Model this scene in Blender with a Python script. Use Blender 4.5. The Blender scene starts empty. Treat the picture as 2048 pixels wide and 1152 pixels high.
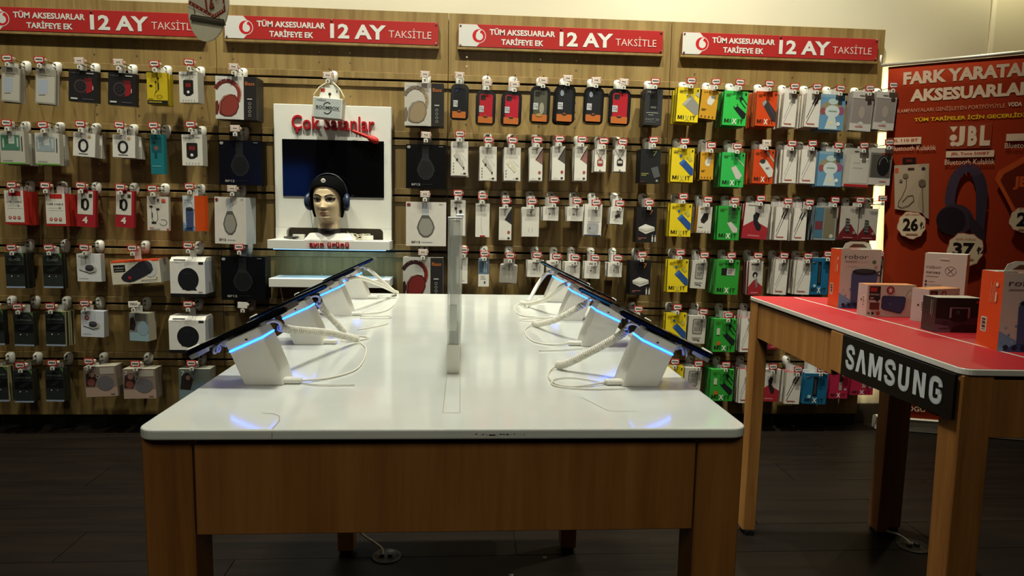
import bpy, bmesh, math, random
from mathutils import Vector, Matrix
random.seed(7)
SC = bpy.context.scene
COL = SC.collection
PI = math.pi

# ------------------------------------------------------------------ camera, world, lights, exposure
cam_d = bpy.data.cameras.new('camera'); cam = bpy.data.objects.new('camera', cam_d); COL.objects.link(cam)
cam_d.sensor_fit = 'HORIZONTAL'; cam_d.sensor_width = 36.0; cam_d.lens = 36.0*1362.27/2048.0
cam_d.clip_start = 0.02
YAW, PITCH, ROLL = 0.06764511, 0.11057134, 0.01874232
fwd = Vector((math.sin(YAW)*math.cos(PITCH), math.cos(YAW)*math.cos(PITCH), -math.sin(PITCH)))
rgt0 = Vector((math.cos(YAW), -math.sin(YAW), 0)); up0 = rgt0.cross(fwd)
rgt = rgt0*math.cos(ROLL)+up0*math.sin(ROLL); upv = up0*math.cos(ROLL)-rgt0*math.sin(ROLL)
cam.matrix_world = Matrix(((rgt.x, upv.x, -fwd.x, 0.0948), (rgt.y, upv.y, -fwd.y, -3.2765),
                           (rgt.z, upv.z, -fwd.z, 1.0185), (0, 0, 0, 1)))
SC.camera = cam
SC.view_settings.view_transform = 'Standard'; SC.view_settings.look = 'None'
SC.view_settings.exposure = 0.0; SC.view_settings.gamma = 1.0; SC.view_settings.use_curve_mapping = False
SC.cycles.caustics_reflective = False; SC.cycles.caustics_refractive = False
w = bpy.data.worlds.new('world'); SC.world = w; w.use_nodes = True
w.node_tree.nodes['Background'].inputs[0].default_value = (1.0, 0.85, 0.62, 1)
w.node_tree.nodes['Background'].inputs[1].default_value = 0.012

def lamp(name, kind, loc, target, power, color, size=0.1, size_y=None, spot=None, blend=0.5):
    d = bpy.data.lights.new(name, kind); d.energy = power; d.color = color
    o = bpy.data.objects.new(name, d); COL.objects.link(o); o.location = loc
    dv = Vector(target)-Vector(loc)
    o.rotation_euler = dv.to_track_quat('-Z', 'Y').to_euler()
    if kind == 'AREA':
        d.shape = 'RECTANGLE' if size_y else 'DISK'; d.size = size
        if size_y: d.size_y = size_y
    else:
        d.shadow_soft_size = size
    if kind == 'SPOT':
        d.spot_size = spot; d.spot_blend = blend
    return o
WARM = (1.0, 0.985, 0.80)
for i, (x, e) in enumerate(((-2.30, 140), (-1.35, 170), (-0.45, 265), (0.50, 255), (1.36, 385))):
    lamp('wall_spot', 'SPOT', (x, -0.86, 3.58), (x, -0.14, 0.95), e, WARM, 0.04, spot=math.radians(76), blend=1.0)
for x, e in ((-1.75, 34), (-0.55, 18), (0.65, 24), (1.28, 48)):
    lamp('aisle_spot', 'SPOT', (x, -1.72, 2.66), (x, -0.1, 0.42), e, WARM, 0.05, spot=math.radians(50), blend=0.8)
lamp('corner_spot', 'SPOT', (2.66, -0.13, 2.60), (2.55, 0.05, 1.6), 34, (1.0, 0.95, 0.62), 0.05, spot=math.radians(150), blend=0.9)
for x, y, e in ((0.08, -1.25, 76), (0.08, -2.05, 120)):
    lamp('table_spot', 'SPOT', (x, y, 2.68), (x, y, 0.7), e, (1.0, 1.0, 0.88), 0.12, spot=math.radians(72), blend=0.7)
lamp('side_spot', 'SPOT', (0.36, -1.72, 2.68), (1.22, -1.58, 0.72), 80, WARM, 0.10, spot=math.radians(40), blend=0.9)
lamp('edge_glow', 'AREA', (2.112, 0.0, 0.95), (2.20, 0.05, 0.95), 3.2, (1.0, 0.94, 0.55), 0.012, 1.6)
lamp('front_fill_light', 'AREA', (0.0, -4.6, 2.70), (0.0, -4.6, 0.0), 24, (1.0, 0.95, 0.76), 1.2, 1.2)  # broad fill added behind the camera to brighten the fronts

# ------------------------------------------------------------------ materials
def lin(c):
    return c/12.92 if c <= 0.04045 else ((c+0.055)/1.055)**2.4
def rgb(h):
    return tuple(lin(int(h[i:i+2], 16)/255.0) for i in (0, 2, 4)) + (1.0,)
MATS = {}
def mat(name, color, rough=0.5, metal=0.0, var=0.06, scale=60.0, trans=0.0, emit=0.0, coat=0.0, alpha=1.0, ior=1.45):
    if name in MATS: return MATS[name]
    m = bpy.data.materials.new(name); m.use_nodes = True; nt = m.node_tree
    b = nt.nodes['Principled BSDF']
    c = rgb(color)
    b.inputs['Roughness'].default_value = rough; b.inputs['Metallic'].default_value = metal
    b.inputs['IOR'].default_value = ior
    if var > 0:
        tc = nt.nodes.new('ShaderNodeTexCoord'); no = nt.nodes.new('ShaderNodeTexNoise')
        no.inputs['Scale'].default_value = scale; no.inputs['Detail'].default_value = 3
        nt.links.new(tc.outputs['Object'], no.inputs['Vector'])
        r = nt.nodes.new('ShaderNodeValToRGB')
        r.color_ramp.elements[0].position = 0.3; r.color_ramp.elements[1].position = 0.7
        r.color_ramp.elements[0].color = tuple(x*(1-var) for x in c[:3])+(1,)
        r.color_ramp.elements[1].color = tuple(min(1, x*(1+var)) for x in c[:3])+(1,)
        nt.links.new(no.outputs['Fac'], r.inputs['Fac']); nt.links.new(r.outputs['Color'], b.inputs['Base Color'])
    else:
        b.inputs['Base Color'].default_value = c
    b.inputs['Transmission Weight'].default_value = trans
    b.inputs['Coat Weight'].default_value = coat
    b.inputs['Alpha'].default_value = alpha
    if emit > 0:
        b.inputs['Emission Color'].default_value = c; b.inputs['Emission Strength'].default_value = emit
    MATS[name] = m
    return m
def ink(h):
    return mat('ink_'+h, h, 0.42, var=0.0)
def wood(name, dark, light, rough=0.42, zs=1.6, sc=26.0, axis=2):
    if name in MATS: return MATS[name]
    m = bpy.data.materials.new(name); m.use_nodes = True; nt = m.node_tree; b = nt.nodes['Principled BSDF']
    tc = nt.nodes.new('ShaderNodeTexCoord'); oi = nt.nodes.new('ShaderNodeObjectInfo')
    ad = nt.nodes.new('ShaderNodeVectorMath'); ad.operation = 'ADD'
    mu = nt.nodes.new('ShaderNodeVectorMath'); mu.operation = 'MULTIPLY'
    s = [sc, sc, sc]; s[axis] = zs; mu.inputs[1].default_value = s
    mr = nt.nodes.new('ShaderNodeMath'); mr.operation = 'MULTIPLY'; mr.inputs[1].default_value = 37.0
    nt.links.new(oi.outputs['Random'], mr.inputs[0])
    nt.links.new(tc.outputs['Object'], ad.inputs[0]); nt.links.new(mr.outputs[0], ad.inputs[1])
    nt.links.new(ad.outputs[0], mu.inputs[0])
    n1 = nt.nodes.new('ShaderNodeTexNoise'); n1.inputs['Scale'].default_value = 1.0; n1.inputs['Detail'].default_value = 6; n1.inputs['Distortion'].default_value = 0.6
    nt.links.new(mu.outputs[0], n1.inputs['Vector'])
    n2 = nt.nodes.new('ShaderNodeTexNoise'); n2.inputs['Scale'].default_value = 6.0; n2.inputs['Detail'].default_value = 3
    nt.links.new(mu.outputs[0], n2.inputs['Vector'])
    mx = nt.nodes.new('ShaderNodeMath'); mx.operation = 'MULTIPLY_ADD'; mx.inputs[1].default_value = 0.35
    nt.links.new(n2.outputs['Fac'], mx.inputs[0]); nt.links.new(n1.outputs['Fac'], mx.inputs[2])
    r = nt.nodes.new('ShaderNodeValToRGB'); e = r.color_ramp.elements
    e[0].position = 0.45; e[0].color = rgb(dark); e[1].position = 0.88; e[1].color = rgb(light)
    nt.links.new(mx.outputs[0], r.inputs['Fac']); nt.links.new(r.outputs['Color'], b.inputs['Base Color'])
    b.inputs['Roughness'].default_value = rough
    bp = nt.nodes.new('ShaderNodeBump'); bp.inputs['Strength'].default_value = 0.08; bp.inputs['Distance'].default_value = 0.002
    nt.links.new(mx.outputs[0], bp.inputs['Height']); nt.links.new(bp.outputs['Normal'], b.inputs['Normal'])
    MATS[name] = m
    return m
OAK = wood('oak_veneer', '705830', '8f7849')
OAKT = wood('oak_table', '774b20', '996732')
OAKT_LIT = wood('oak_table_lit', '87592a', 'a9773e')  # lit copy of the table oak, light put into its colour
DARKWOOD = wood('dark_floor_wood', '0e0a07', '1b140e', 0.5, 2.0, 22.0, axis=0)
DARKWOOD.node_tree.nodes['Principled BSDF'].inputs['Specular IOR Level'].default_value = 0.14
WHITE = mat('white_laminate', 'd9d8d0', 0.35, var=0.02, scale=8)
TOPW = mat('white_stone_top', 'd5d8d0', 0.12, var=0.04, scale=9, coat=0.3)
PLAST = mat('white_plastic', 'dcd9ce', 0.4, var=0.02)
GREYPL = mat('grey_plastic', 'aaa69c', 0.4, var=0.03)
BEIGE = mat('beige_plastic', 'c9b39a', 0.4, var=0.02)
BLACKM = mat('black_matte', '0b0b0c', 0.55, var=0.1)
BLACKG = mat('black_gloss', '08080a', 0.08, var=0.0)
STEEL = mat('steel', '9a968e', 0.25, 1.0, var=0.03)
DKSTEEL = mat('dark_steel', '3c3833', 0.3, 1.0, var=0.05)
CLEAR = mat('clear_plastic', 'e8e8e4', 0.12, var=0.0, alpha=0.34)
CLEARG = mat('clear_grey_plastic', 'b9b4ae', 0.15, var=0.0, alpha=0.55)
ACRYL = mat('acrylic', 'eef2ec', 0.10, var=0.0, alpha=0.42)
CREAM = mat('cream_paint', 'c8bfa8', 0.7, var=0.02, scale=3)
REDP = mat('red_print', '9c2726', 0.3, var=0.02, scale=10)
REDT = mat('red_table_film', 'ae2329', 0.48, var=0.03, scale=12)
LEDB = mat('blue_led', '1e5cff', 0.4, var=0.0, emit=11.0)

# ------------------------------------------------------------------ mesh builder
class MB:
    def __init__(s): s.bm = bmesh.new(); s.mats = []; s.sm = False
    def mi(s, m):
        if m not in s.mats: s.mats.append(m)
        return s.mats.index(m)
    def _new(s, n0, m, smooth=False):
        s.bm.faces.ensure_lookup_table(); k = s.mi(m)
        for f in s.bm.faces[n0:]:
            f.material_index = k; f.smooth = smooth
    def box(s, x0, x1, y0, y1, z0, z1, m, bev=0.0, seg=1, side=None, top=None):
        if bev > 0:
            t = bmesh.new(); bmesh.ops.create_cube(t, size=1.0)
            bmesh.ops.scale(t, vec=(x1-x0, y1-y0, z1-z0), verts=t.verts)
            bmesh.ops.translate(t, vec=((x0+x1)/2, (y0+y1)/2, (z0+z1)/2), verts=t.verts)
            bmesh.ops.bevel(t, geom=list(t.edges), offset=bev, segments=seg, affect='EDGES', profile=0.6)
            s.merge(t, m); return s
        v = [s.bm.verts.new(c) for c in ((x0,y0,z0),(x1,y0,z0),(x1,y1,z0),(x0,y1,z0),(x0,y0,z1),(x1,y0,z1),(x1,y1,z1),(x0,y1,z1))]
        k = s.mi(m); ks = s.mi(side) if side else k; kt = s.mi(top) if top else ks
        for idx, kk in (((0,1,5,4),k),((1,2,6,5),ks),((2,3,7,6),ks),((3,0,4,7),ks),((4,5,6,7),kt),((3,2,1,0),ks)):
            f = s.bm.faces.new([v[i] for i in idx]); f.material_index = kk
        return s
    def merge(s, t, m, smooth=False):
        k = s.mi(m); mp = {}
        for v in t.verts: mp[v] = s.bm.verts.new(v.co)
        for f in t.faces:
            try: g = s.bm.faces.new([mp[v] for v in f.verts]); g.material_index = k; g.smooth = smooth
            except ValueError: pass
        t.free()
    def prism(s, pts, axis, a, b, m):
        # pts: 2-D outline (counter-clockwise); axis: extrusion axis
        def P(p, h):
            return (h, p[0], p[1]) if axis == 0 else ((p[0], h, p[1]) if axis == 1 else (p[0], p[1], h))
        A = [s.bm.verts.new(P(p, a)) for p in pts]; B = [s.bm.verts.new(P(p, b)) for p in pts]
        k = s.mi(m); n = len(pts); fs = [s.bm.faces.new(A[::-1]), s.bm.faces.new(B)]
        for i in range(n): fs.append(s.bm.faces.new((A[i], A[(i+1) % n], B[(i+1) % n], B[i])))
        for f in fs: f.material_index = k
        bmesh.ops.recalc_face_normals(s.bm, faces=fs)
        return s
    def tube(s, pts, r, m, n=8, cap=True, smooth=True):
        pts = [Vector(p) for p in pts]; rs = r if isinstance(r, (list, tuple)) else [r]*len(pts)
        k = s.mi(m); prev = None; rings = []; nrm = None
        for i, p in enumerate(pts):
            t = (pts[min(i+1, len(pts)-1)]-pts[max(i-1, 0)])
            if t.length < 1e-9: t = Vector((0, 0, 1))
            t.normalize()
            if nrm is None:
                nrm = t.orthogonal().normalized()
            else:
                nrm = (nrm-t*nrm.dot(t))
                nrm = nrm.normalized() if nrm.length > 1e-6 else t.orthogonal().normalized()
            bn = t.cross(nrm)
            rings.append([s.bm.verts.new(p+(nrm*math.cos(2*PI*j/n)+bn*math.sin(2*PI*j/n))*rs[i]) for j in range(n)])
        for a, b in zip(rings, rings[1:]):
            for j in range(n):
                f = s.bm.faces.new((a[j], a[(j+1) % n], b[(j+1) % n], b[j])); f.material_index = k; f.smooth = smooth
        if cap:
            for rg in (rings[0][::-1], rings[-1]):
                f = s.bm.faces.new(rg); f.material_index = k
        return s
    def lathe(s, prof, c, m, n=24, axis=2, smooth=True):
        k = s.mi(m); rings = []
        for r, h in prof:
            ring = []
            for j in range(n):
                a = 2*PI*j/n; q = (r*math.cos(a), r*math.sin(a), h)
                if axis == 1: q = (q[0], q[2], q[1])
                if axis == 0: q = (q[2], q[0], q[1])
                ring.append(s.bm.verts.new((c[0]+q[0], c[1]+q[1], c[2]+q[2])))
            rings.append(ring)
        fs = []
        for a, b in zip(rings, rings[1:]):
            for j in range(n):
                fs.append(s.bm.faces.new((a[j], a[(j+1) % n], b[(j+1) % n], b[j])))
        fs.append(s.bm.faces.new(rings[0][::-1])); fs.append(s.bm.faces.new(rings[-1]))
        for f in fs: f.material_index = k; f.smooth = smooth and len(f.verts) == 4
        bmesh.ops.recalc_face_normals(s.bm, faces=fs)
        return s
    def quad(s, a, b, c, d, m):
        f = s.bm.faces.new([s.bm.verts.new(p) for p in (a, b, c, d)]); f.material_index = s.mi(m); return s
    def ngon(s, pts, m):
        f = s.bm.faces.new([s.bm.verts.new(p) for p in pts]); f.material_index = s.mi(m); return s
    def mesh(s, name):
        me = bpy.data.meshes.new(name); s.bm.to_mesh(me); s.bm.free()
        for m in s.mats: me.materials.append(m)
        return me
    def build(s, name, parent=None):
        return link(name, s.mesh(name), parent)
def link(name, me, parent=None):
    o = bpy.data.objects.new(name, me); COL.objects.link(o)
    if parent: o.parent = parent
    return o
def tag(o, label=None, cat=None, group=None, kind=None):
    if label: o['label'] = label
    if cat: o['category'] = cat
    if group: o['group'] = group
    if kind: o['kind'] = kind
    return o
def thing(name, label, cat, loc=(0, 0, 0), rot=(0, 0, 0), group=None):
    o = bpy.data.objects.new(name, None); COL.objects.link(o); o.empty_display_size = 0.02
    o.location = loc; o.rotation_euler = rot
    return tag(o, label, cat, group)
def dup(o, parent=None):
    c = o.copy(); COL.objects.link(c); c.parent = parent
    return c

# ------------------------------------------------------------------ lettering: glyph outlines turned to flat polygons
GLYPH = {}
def glyphs(s, bold=0.0):
    key = (s, bold)
    if key in GLYPH: return GLYPH[key]
    cu = bpy.data.curves.new('t', 'FONT'); cu.body = s; cu.resolution_u = 2; cu.fill_mode = 'FRONT'; cu.offset = bold
    o = bpy.data.objects.new('t', cu); COL.objects.link(o)
    dg = bpy.context.evaluated_depsgraph_get(); dg.update()
    me = bpy.data.meshes.new_from_object(o.evaluated_get(dg))
    vs = [(v.co.x, v.co.y) for v in me.vertices]; fs = [tuple(p.vertices) for p in me.polygons]
    x0 = min(v[0] for v in vs); x1 = max(v[0] for v in vs); y0 = min(v[1] for v in vs); y1 = max(v[1] for v in vs)
    vs = [((x-x0)/(x1-x0), (y-y0)/(y1-y0)) for x, y in vs]
    bpy.data.objects.remove(o); bpy.data.curves.remove(cu); bpy.data.meshes.remove(me)
    GLYPH[key] = (vs, fs, (x1-x0)/(y1-y0))
    return GLYPH[key]

class Art:
    """Flat print on a face: w wide, h high, normalised coordinates a (0..1 left to right), b (0..1 bottom to top)."""
    def __init__(s, w, h, fn=None, y=-0.0004, step=0.00012):
        s.w, s.h, s.A, s.T, s.k = w, h, [], [], 0
        s.y, s.step = y, step
        s.fn = fn or (lambda a, b, d: ((a-0.5)*w, s.y-d, (b-1.0)*h))
    def poly(s, pts, c):
        s.A.append((pts, c, s.k)); s.k += 1
    def rect(s, a0, b0, a1, b1, c): s.poly([(a0, b0), (a1, b0), (a1, b1), (a0, b1)], c)
    def ell(s, a, b, ra, c, rb=None, n=14):
        rb = ra*s.w/s.h if rb is None else rb
        s.poly([(a+ra*math.cos(2*PI*i/n), b+rb*math.sin(2*PI*i/n)) for i in range(n)], c)
    def line(s, pts, wd, c):
        k = s.k; s.k += 1
        for (a0, b0), (a1, b1) in zip(pts, pts[1:]):
            dx, dy = (a1-a0)*s.w, (b1-b0)*s.h; l = math.hypot(dx, dy) or 1
            nx, ny = -dy/l*wd*s.w/2/s.w, dx/l*wd*s.w/2/s.h
            s.A.append(([(a0-nx, b0-ny), (a1-nx, b1-ny), (a1+nx, b1+ny), (a0+nx, b0+ny)], c, k))
    def arc(s, a, b, ra, rb, t0, t1, wd, c, n=10):
        s.line([(a+ra*math.cos(t0+(t1-t0)*i/n), b+rb*math.sin(t0+(t1-t0)*i/n)) for i in range(n+1)], wd, c)
    def M(s, a0, b0, a1, b1, c):
        s.poly([(a0+(a1-a0)*x, b0+(b1-b0)*y) for x, y in ((0,0),(0,1),(.30,1),(.5,.40),(.70,1),(1,1),(1,0),(.76,0),(.76,.60),(.59,.06),(.41,.06),(.24,.60),(.24,0))], c)
    def ring(s, a, b, ra, wd, c, rb=None): s.arc(a, b, ra, rb or ra*s.w/s.h, 0, 2*PI, wd, c, 14)
    def rbox(s, a0, b0, a1, b1, r, c):
        rb = r*s.w/s.h; pts = []
        for ca, cb, t in ((a1-r, b0+rb, -PI/2), (a1-r, b1-rb, 0), (a0+r, b1-rb, PI/2), (a0+r, b0+rb, PI)):
            for i in range(4):
                q = t+PI/2*i/3; pts.append((ca+r*math.cos(q), cb+rb*math.sin(q)))
        s.poly(pts, c)
    def text(s, t, a0, b0, a1, b1, c, bold=0.02):
        vs, fs, asp = glyphs(t, bold)
        P = [(a0+(a1-a0)*x, b0+(b1-b0)*y) for x, y in vs]
        s.T.append((P, fs, c, s.k)); s.k += 1
    def textv(s, t, a0, b0, a1, b1, c, bold=0.02):
        vs, fs, asp = glyphs(t, bold)      # reading upwards
        P = [(a1-(a1-a0)*y, b0+(b1-b0)*x) for x, y in vs]
        s.T.append((P, fs, c, s.k)); s.k += 1
    def build(s, parent, names=('artwork', 'lettering')):
        out = []
        for nm, data in ((names[0], [(p, [tuple(range(len(p)))], c, k) for p, c, k in s.A]), (names[1], s.T)):
            if not data: continue
            V, F, MI, ms = [], [], [], []
            for P, fs, c, k in data:
                m = ink(c) if isinstance(c, str) else c
                if m not in ms: ms.append(m)
                b0 = len(V)
                V += [s.fn(a, b, k*s.step) for a, b in P]
                F += [tuple(b0+i for i in f) for f in fs]; MI += [ms.index(m)]*len(fs)
            me = bpy.data.meshes.new(nm); me.from_pydata(V, [], F)
            for m in ms: me.materials.append(m)
            me.polygons.foreach_set('material_index', MI); me.update()
            out.append(link(nm, me, parent))
        return out

# ------------------------------------------------------------------ the room
def struct(name, mb):
    return tag(mb.build(name), kind='structure')
FZ = -0.035
FX0, FX1, FY0, FY1, CH = -4.3, 4.0, -6.6, 0.05, 3.70
floor = struct('floor', MB().box(FX0, FX1, FY0, FY1, FZ-0.06, FZ-0.006, BLACKM))
pw, pl = 0.19, 1.38
plank_me = [MB().box(0.0012, pl-0.0012, 0.0012, pw-0.0012, -0.006, 0.0, DARKWOOD, bev=0.0008).mesh('plank') for _ in range(2)]
j = 0; y = FY1
while y > -4.4:
    x = FX0+(j*0.53) % pl - pl; i = 0
    while x < FX1:
        if x+pl > -3.6 and x < 3.7:
            o = link('plank', plank_me[(i+j) % 2], floor); o.location = (x, y-pw, FZ+random.uniform(-0.0002, 0))
        x += pl; i += 1
    y -= pw; j += 1
fo = MB().box(FX0, FX1, FY0, -4.4, FZ-0.006, FZ-0.0005, DARKWOOD).build('floor_rear', floor); fo['kind'] = 'stuff'
struct('wall_back', MB().box(FX0, FX1, 0.05, 0.2, FZ-0.06, CH, CREAM))
struct('trim_1', MB().box(2.658, 2.682, 0.040, 0.0505, 0.07, CH, mat('trim_paint', 'ece4cc', 0.6, var=0.02), bev=0.002))
struct('wall_lit_panel', MB().box(2.6825, FX1, 0.046, 0.0503, 0.07, CH, mat('cream_lit_paint', 'd6ccb0', 0.7, var=0.02, scale=3)))  # wall stretch painted paler, the side wall's brighter light put into the colour
struct('baseboard_back', MB().box(FX0, FX1, 0.034, 0.05, FZ, 0.067, mat('baseboard_brown', '2a2218', 0.5)))
struct('wall_left', MB().box(FX0-0.12, FX0, FY0, 0.05, FZ-0.06, CH, CREAM))
struct('wall_right', MB().box(FX1, FX1+0.12, FY0, 0.05, FZ-0.06, CH, CREAM))
struct('wall_front', MB().box(FX0-0.12, FX1+0.12, FY0-0.12, FY0, FZ-0.06, CH, mat('front_wall', '4a443a', 0.7)))
struct('ceiling', MB().box(FX0-0.12, FX1+0.12, FY0-0.12, 0.2, CH, CH+0.1, mat('ceiling_paint', 'cfc8b4', 0.8, var=0.02, scale=3)))

# ------------------------------------------------------------------ slotted display panels
B = 1.05; TOPZ = 1.927
SLIT = [1.6156, 1.3517, 1.0878, 0.8238, 0.5599, 0.2959]
GROOVE = mat('groove_black', '0d0a07', 0.7)
PINM = mat('pin_metal', 'd9cba8', 0.25, 0.9, var=0.02)
def bay(x0, label, cols):
    t = thing('slotted_display_fixture', label, 'display fixture', (x0, 0, 0), group='wooden slotted display panels')
    x1 = B
    MB().box(0.004, x1-0.004, 0.022, 0.048, 0.025, TOPZ-0.004, GROOVE).build('backing', t)
    zt = TOPZ
    for i, s in enumerate(SLIT+[None]):
        zb = s+0.034 if s else 0.025
        MB().box(0.0012, x1-0.0012, 0, 0.022, zb+0.0008, zt, OAK, bev=0.0008).build('board', t)
        if s:
            MB().box(0.0012, x1-0.0012, -0.007, 0.022, s+0.005, s+0.034, OAK, bev=0.0012).build('rail', t)
            MB().box(0.0012, x1-0.0012, -0.007, 0.022, s-0.031, s-0.005, OAK, bev=0.0012).build('rail', t)
            zt = s-0.0318
    MB().box(0.002, x1-0.002, 0.012, 0.048, FZ, 0.0245, BLACKM).build('plinth', t)
    m = MB()
    for c in cols:
        for s in SLIT:
            for dz in (0.075, 0.117, -0.075, -0.117):
                m.lathe([(0.0042, 0.0), (0.0042, 0.0012), (0.002, 0.0014)], (c, -0.0013, s+dz), PINM, n=8, axis=1)
    tag(m.build('pin_sleeve', t), kind='stuff')
    return t
bay(-3.15, 'bare wooden slotted panel cut off at the far left edge', (0.3, 0.8))
bay(-2.10, 'wooden slotted panel with smartwatch and speaker boxes at left', (0.515, 0.70, 0.98))
bay(-1.05, 'wooden slotted panel behind the white screen shelf and headphone boxes', (0.075, 0.46, 0.60))
bay(0.0, 'wooden slotted panel with phone cases along its top row', (0.086, 0.43, 0.60))
last = bay(1.05, 'wooden slotted panel with yellow green and orange packs at right', (0.12, 0.60, 0.86))

# ------------------------------------------------------------------ red slogan signs on the panels
SGW, SGH = 0.958, 0.101
def logo(A, a, b, ra, red='b0141c', bg='c2c0bb'):
    k = A.w/A.h
    A.ell(a, b, ra*1.1, bg, n=24); A.ell(a, b, ra, red, n=24)
    A.ell(a+ra*0.08, b-ra*0.1*k, ra*0.56, bg, n=20)
    A.poly([(a-ra*0.48, b-ra*0.05*k), (a-ra*0.38, b+ra*0.45*k), (a-ra*0.05, b+ra*0.85*k), (a+ra*0.5, b+ra*0.98*k), (a+ra*0.22, b+ra*0.72*k), (a+ra*0.14, b+ra*0.3*k), (a, b)], bg)
def slogan(x0, label):
    t = thing('slogan_sign', label, 'sign', (x0+0.046, -0.0225, 1.876), group='red slogan signs over the panels')
    MB().box(0, SGW, 0, 0.0065, -SGH, 0, REDP, bev=0.001).build('plate', t)
    MB().box(-0.004, SGW+0.004, 0.001, 0.0222, -SGH-0.014, -SGH-0.0005, OAK, bev=0.002).build('ledge', t)
    MB().box(0.0, SGW, 0.0068, 0.0222, -SGH, -0.004, OAK).build('backboard', t)
    A = Art(SGW, SGH, lambda a, b, d: (a*SGW, -0.0004-d, (b-1)*SGH))
    A.poly([(0.002, 0.985), (0.088, 0.985), (0.128, 0.55), (0.128, 0.43), (0.088, 0.015), (0.002, 0.015)], 'c2c0bb')
    logo(A, 0.0985, 0.49, 0.031)
    A.text('TÜM AKSESUARLAR', 0.150, 0.55, 0.468, 0.86, 'c9c6c0', 0.03)
    A.text('TARİFEYE EK', 0.207, 0.13, 0.412, 0.46, 'c9c6c0', 0.03)
    A.text('12 AY', 0.490, 0.16, 0.752, 0.80, 'c9c6c0', 0.035)
    A.text('TAKSİTLE', 0.765, 0.27, 0.967, 0.70, 'd0aca4', 0.0)
    A.build(t)
    for x in (0.010, 0.475, SGW-0.010):
        for z in (-0.008, -SGH+0.008):
            if x != 0.475 or z > -0.02:
                MB().lathe([(0.0042, 0), (0.0042, -0.002), (0.003, -0.003)], (x, -0.0005, z), STEEL, n=10, axis=1).build('screw', t)
slogan(-2.10, 'red slogan sign partly hidden by the round hanging disc, at left')
slogan(-1.05, 'red slogan sign above the BOOMBOX bag and white screen shelf'.replace('BOOMBOX', 'hanging speaker'))
slogan(0.0, 'red slogan sign above the row of phone cases')
slogan(1.05, 'red slogan sign above the yellow green and orange packs')

# ------------------------------------------------------------------ white screen shelf unit
sh = thing('screen_shelf_unit', 'white screen shelf with red lettering and black screen', 'display shelf', (-0.521, -0.0075, 0.838))
HW = 0.265
pm = MB()
FY, BY = -0.0475, -0.002      # front and back of the tall board
pm.box(-HW, HW, FY, BY, 0.092, 0.650, WHITE, bev=0.002)
pm.box(-HW, -0.216, FY, BY, 0.0405, 0.0925, WHITE); pm.box(0.226, HW, FY, BY, 0.0405, 0.0925, WHITE)
for sx, cx in ((1, -0.216), (-1, 0.226)):   # rounded corners of the cable opening
    pts = [(cx, 0.0925), (cx, 0.072)]+[(cx+sx*(0.02-0.02*math.cos(i*PI/10)), 0.072+0.0205*math.sin(i*PI/10)) for i in range(1, 6)]
    pm.prism(pts, 1, FY, BY, WHITE)
pm.build('back_board', sh)
MB().box(-0.214, 0.224, -0.004, -0.001, 0.041, 0.0915, mat('recess_brown', '4a4238', 0.7)).build('cable_opening', sh)
MB().box(-HW-0.004, HW+0.004, -0.1725, 0.0, 0.0, 0.04, WHITE, bev=0.0015).build('shelf_board', sh)
tv = MB().box(-0.228, 0.231, FY-0.004, FY-0.0005, 0.236, 0.494, BLACKG, bev=0.001).build('screen', sh)
def raised(txt, w, h, d, m, parent, loc, bold=0.03, name='lettering'):
    cu = bpy.data.curves.new('t', 'FONT'); cu.body = txt; cu.resolution_u = 3; cu.offset = bold; cu.extrude = 0.5; cu.fill_mode = 'BOTH'
    o = bpy.data.objects.new('t', cu); COL.objects.link(o)
    dg = bpy.context.evaluated_depsgraph_get(); dg.update()
    me = bpy.data.meshes.new_from_object(o.evaluated_get(dg)); bpy.data.objects.remove(o); bpy.data.curves.remove(cu)
    xs = [v.co.x for v in me.vertices]; ys = [v.co.y for v in me.vertices]; x0, x1, y0, y1 = min(xs), max(xs), min(ys), max(ys)
    for v in me.vertices:
        x, yy, z = v.co
        v.co = ((x-x0)/(x1-x0)*w, -(z+0.5)*d, (yy-y0)/(y1-y0)*h)
    me.materials.clear(); me.materials.append(m); me.flip_normals() if False else None
    o = link(name, me, parent); o.location = loc
    return o
RED3D = mat('red_acrylic', 'a81c22', 0.3, var=0.02)
raised('Çok Satanlar', 0.372, 0.079, 0.010, RED3D, sh, (-0.183, FY-0.0004, 0.523), 0.012)
raised('ayın ürünü', 0.174, 0.0305, 0.006, RED3D, sh, (-0.084, -0.1729, 0.004), 0.012)
# lower lit shelf
lo = thing('lit_shelf', 'white lower shelf glowing blue under the screen shelf', 'shelf', (-0.519, -0.0075, 0.666))
MB().box(-0.268, 0.268, -0.1725, 0.0, 0.0, 0.039, WHITE, bev=0.0015).build('shelf_board', lo)
MB().box(-0.255, 0.255, -0.155, -0.135, -0.0035, -0.0005, GREYPL).build('underside_strip', lo)
stp = MB().box(-0.25, 0.25, -0.150, -0.138, -0.004, -0.0005, mat('white_led', '8fc6ff', 0.5, var=0.0, emit=2.0)).build('led_strip', sh)
lamp('shelf_led', 'AREA', (-0.521, -0.150, 0.832), (-0.521, -0.115, 0.70), 0.6, (0.36, 0.74, 1.0), 0.5, 0.012)

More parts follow.
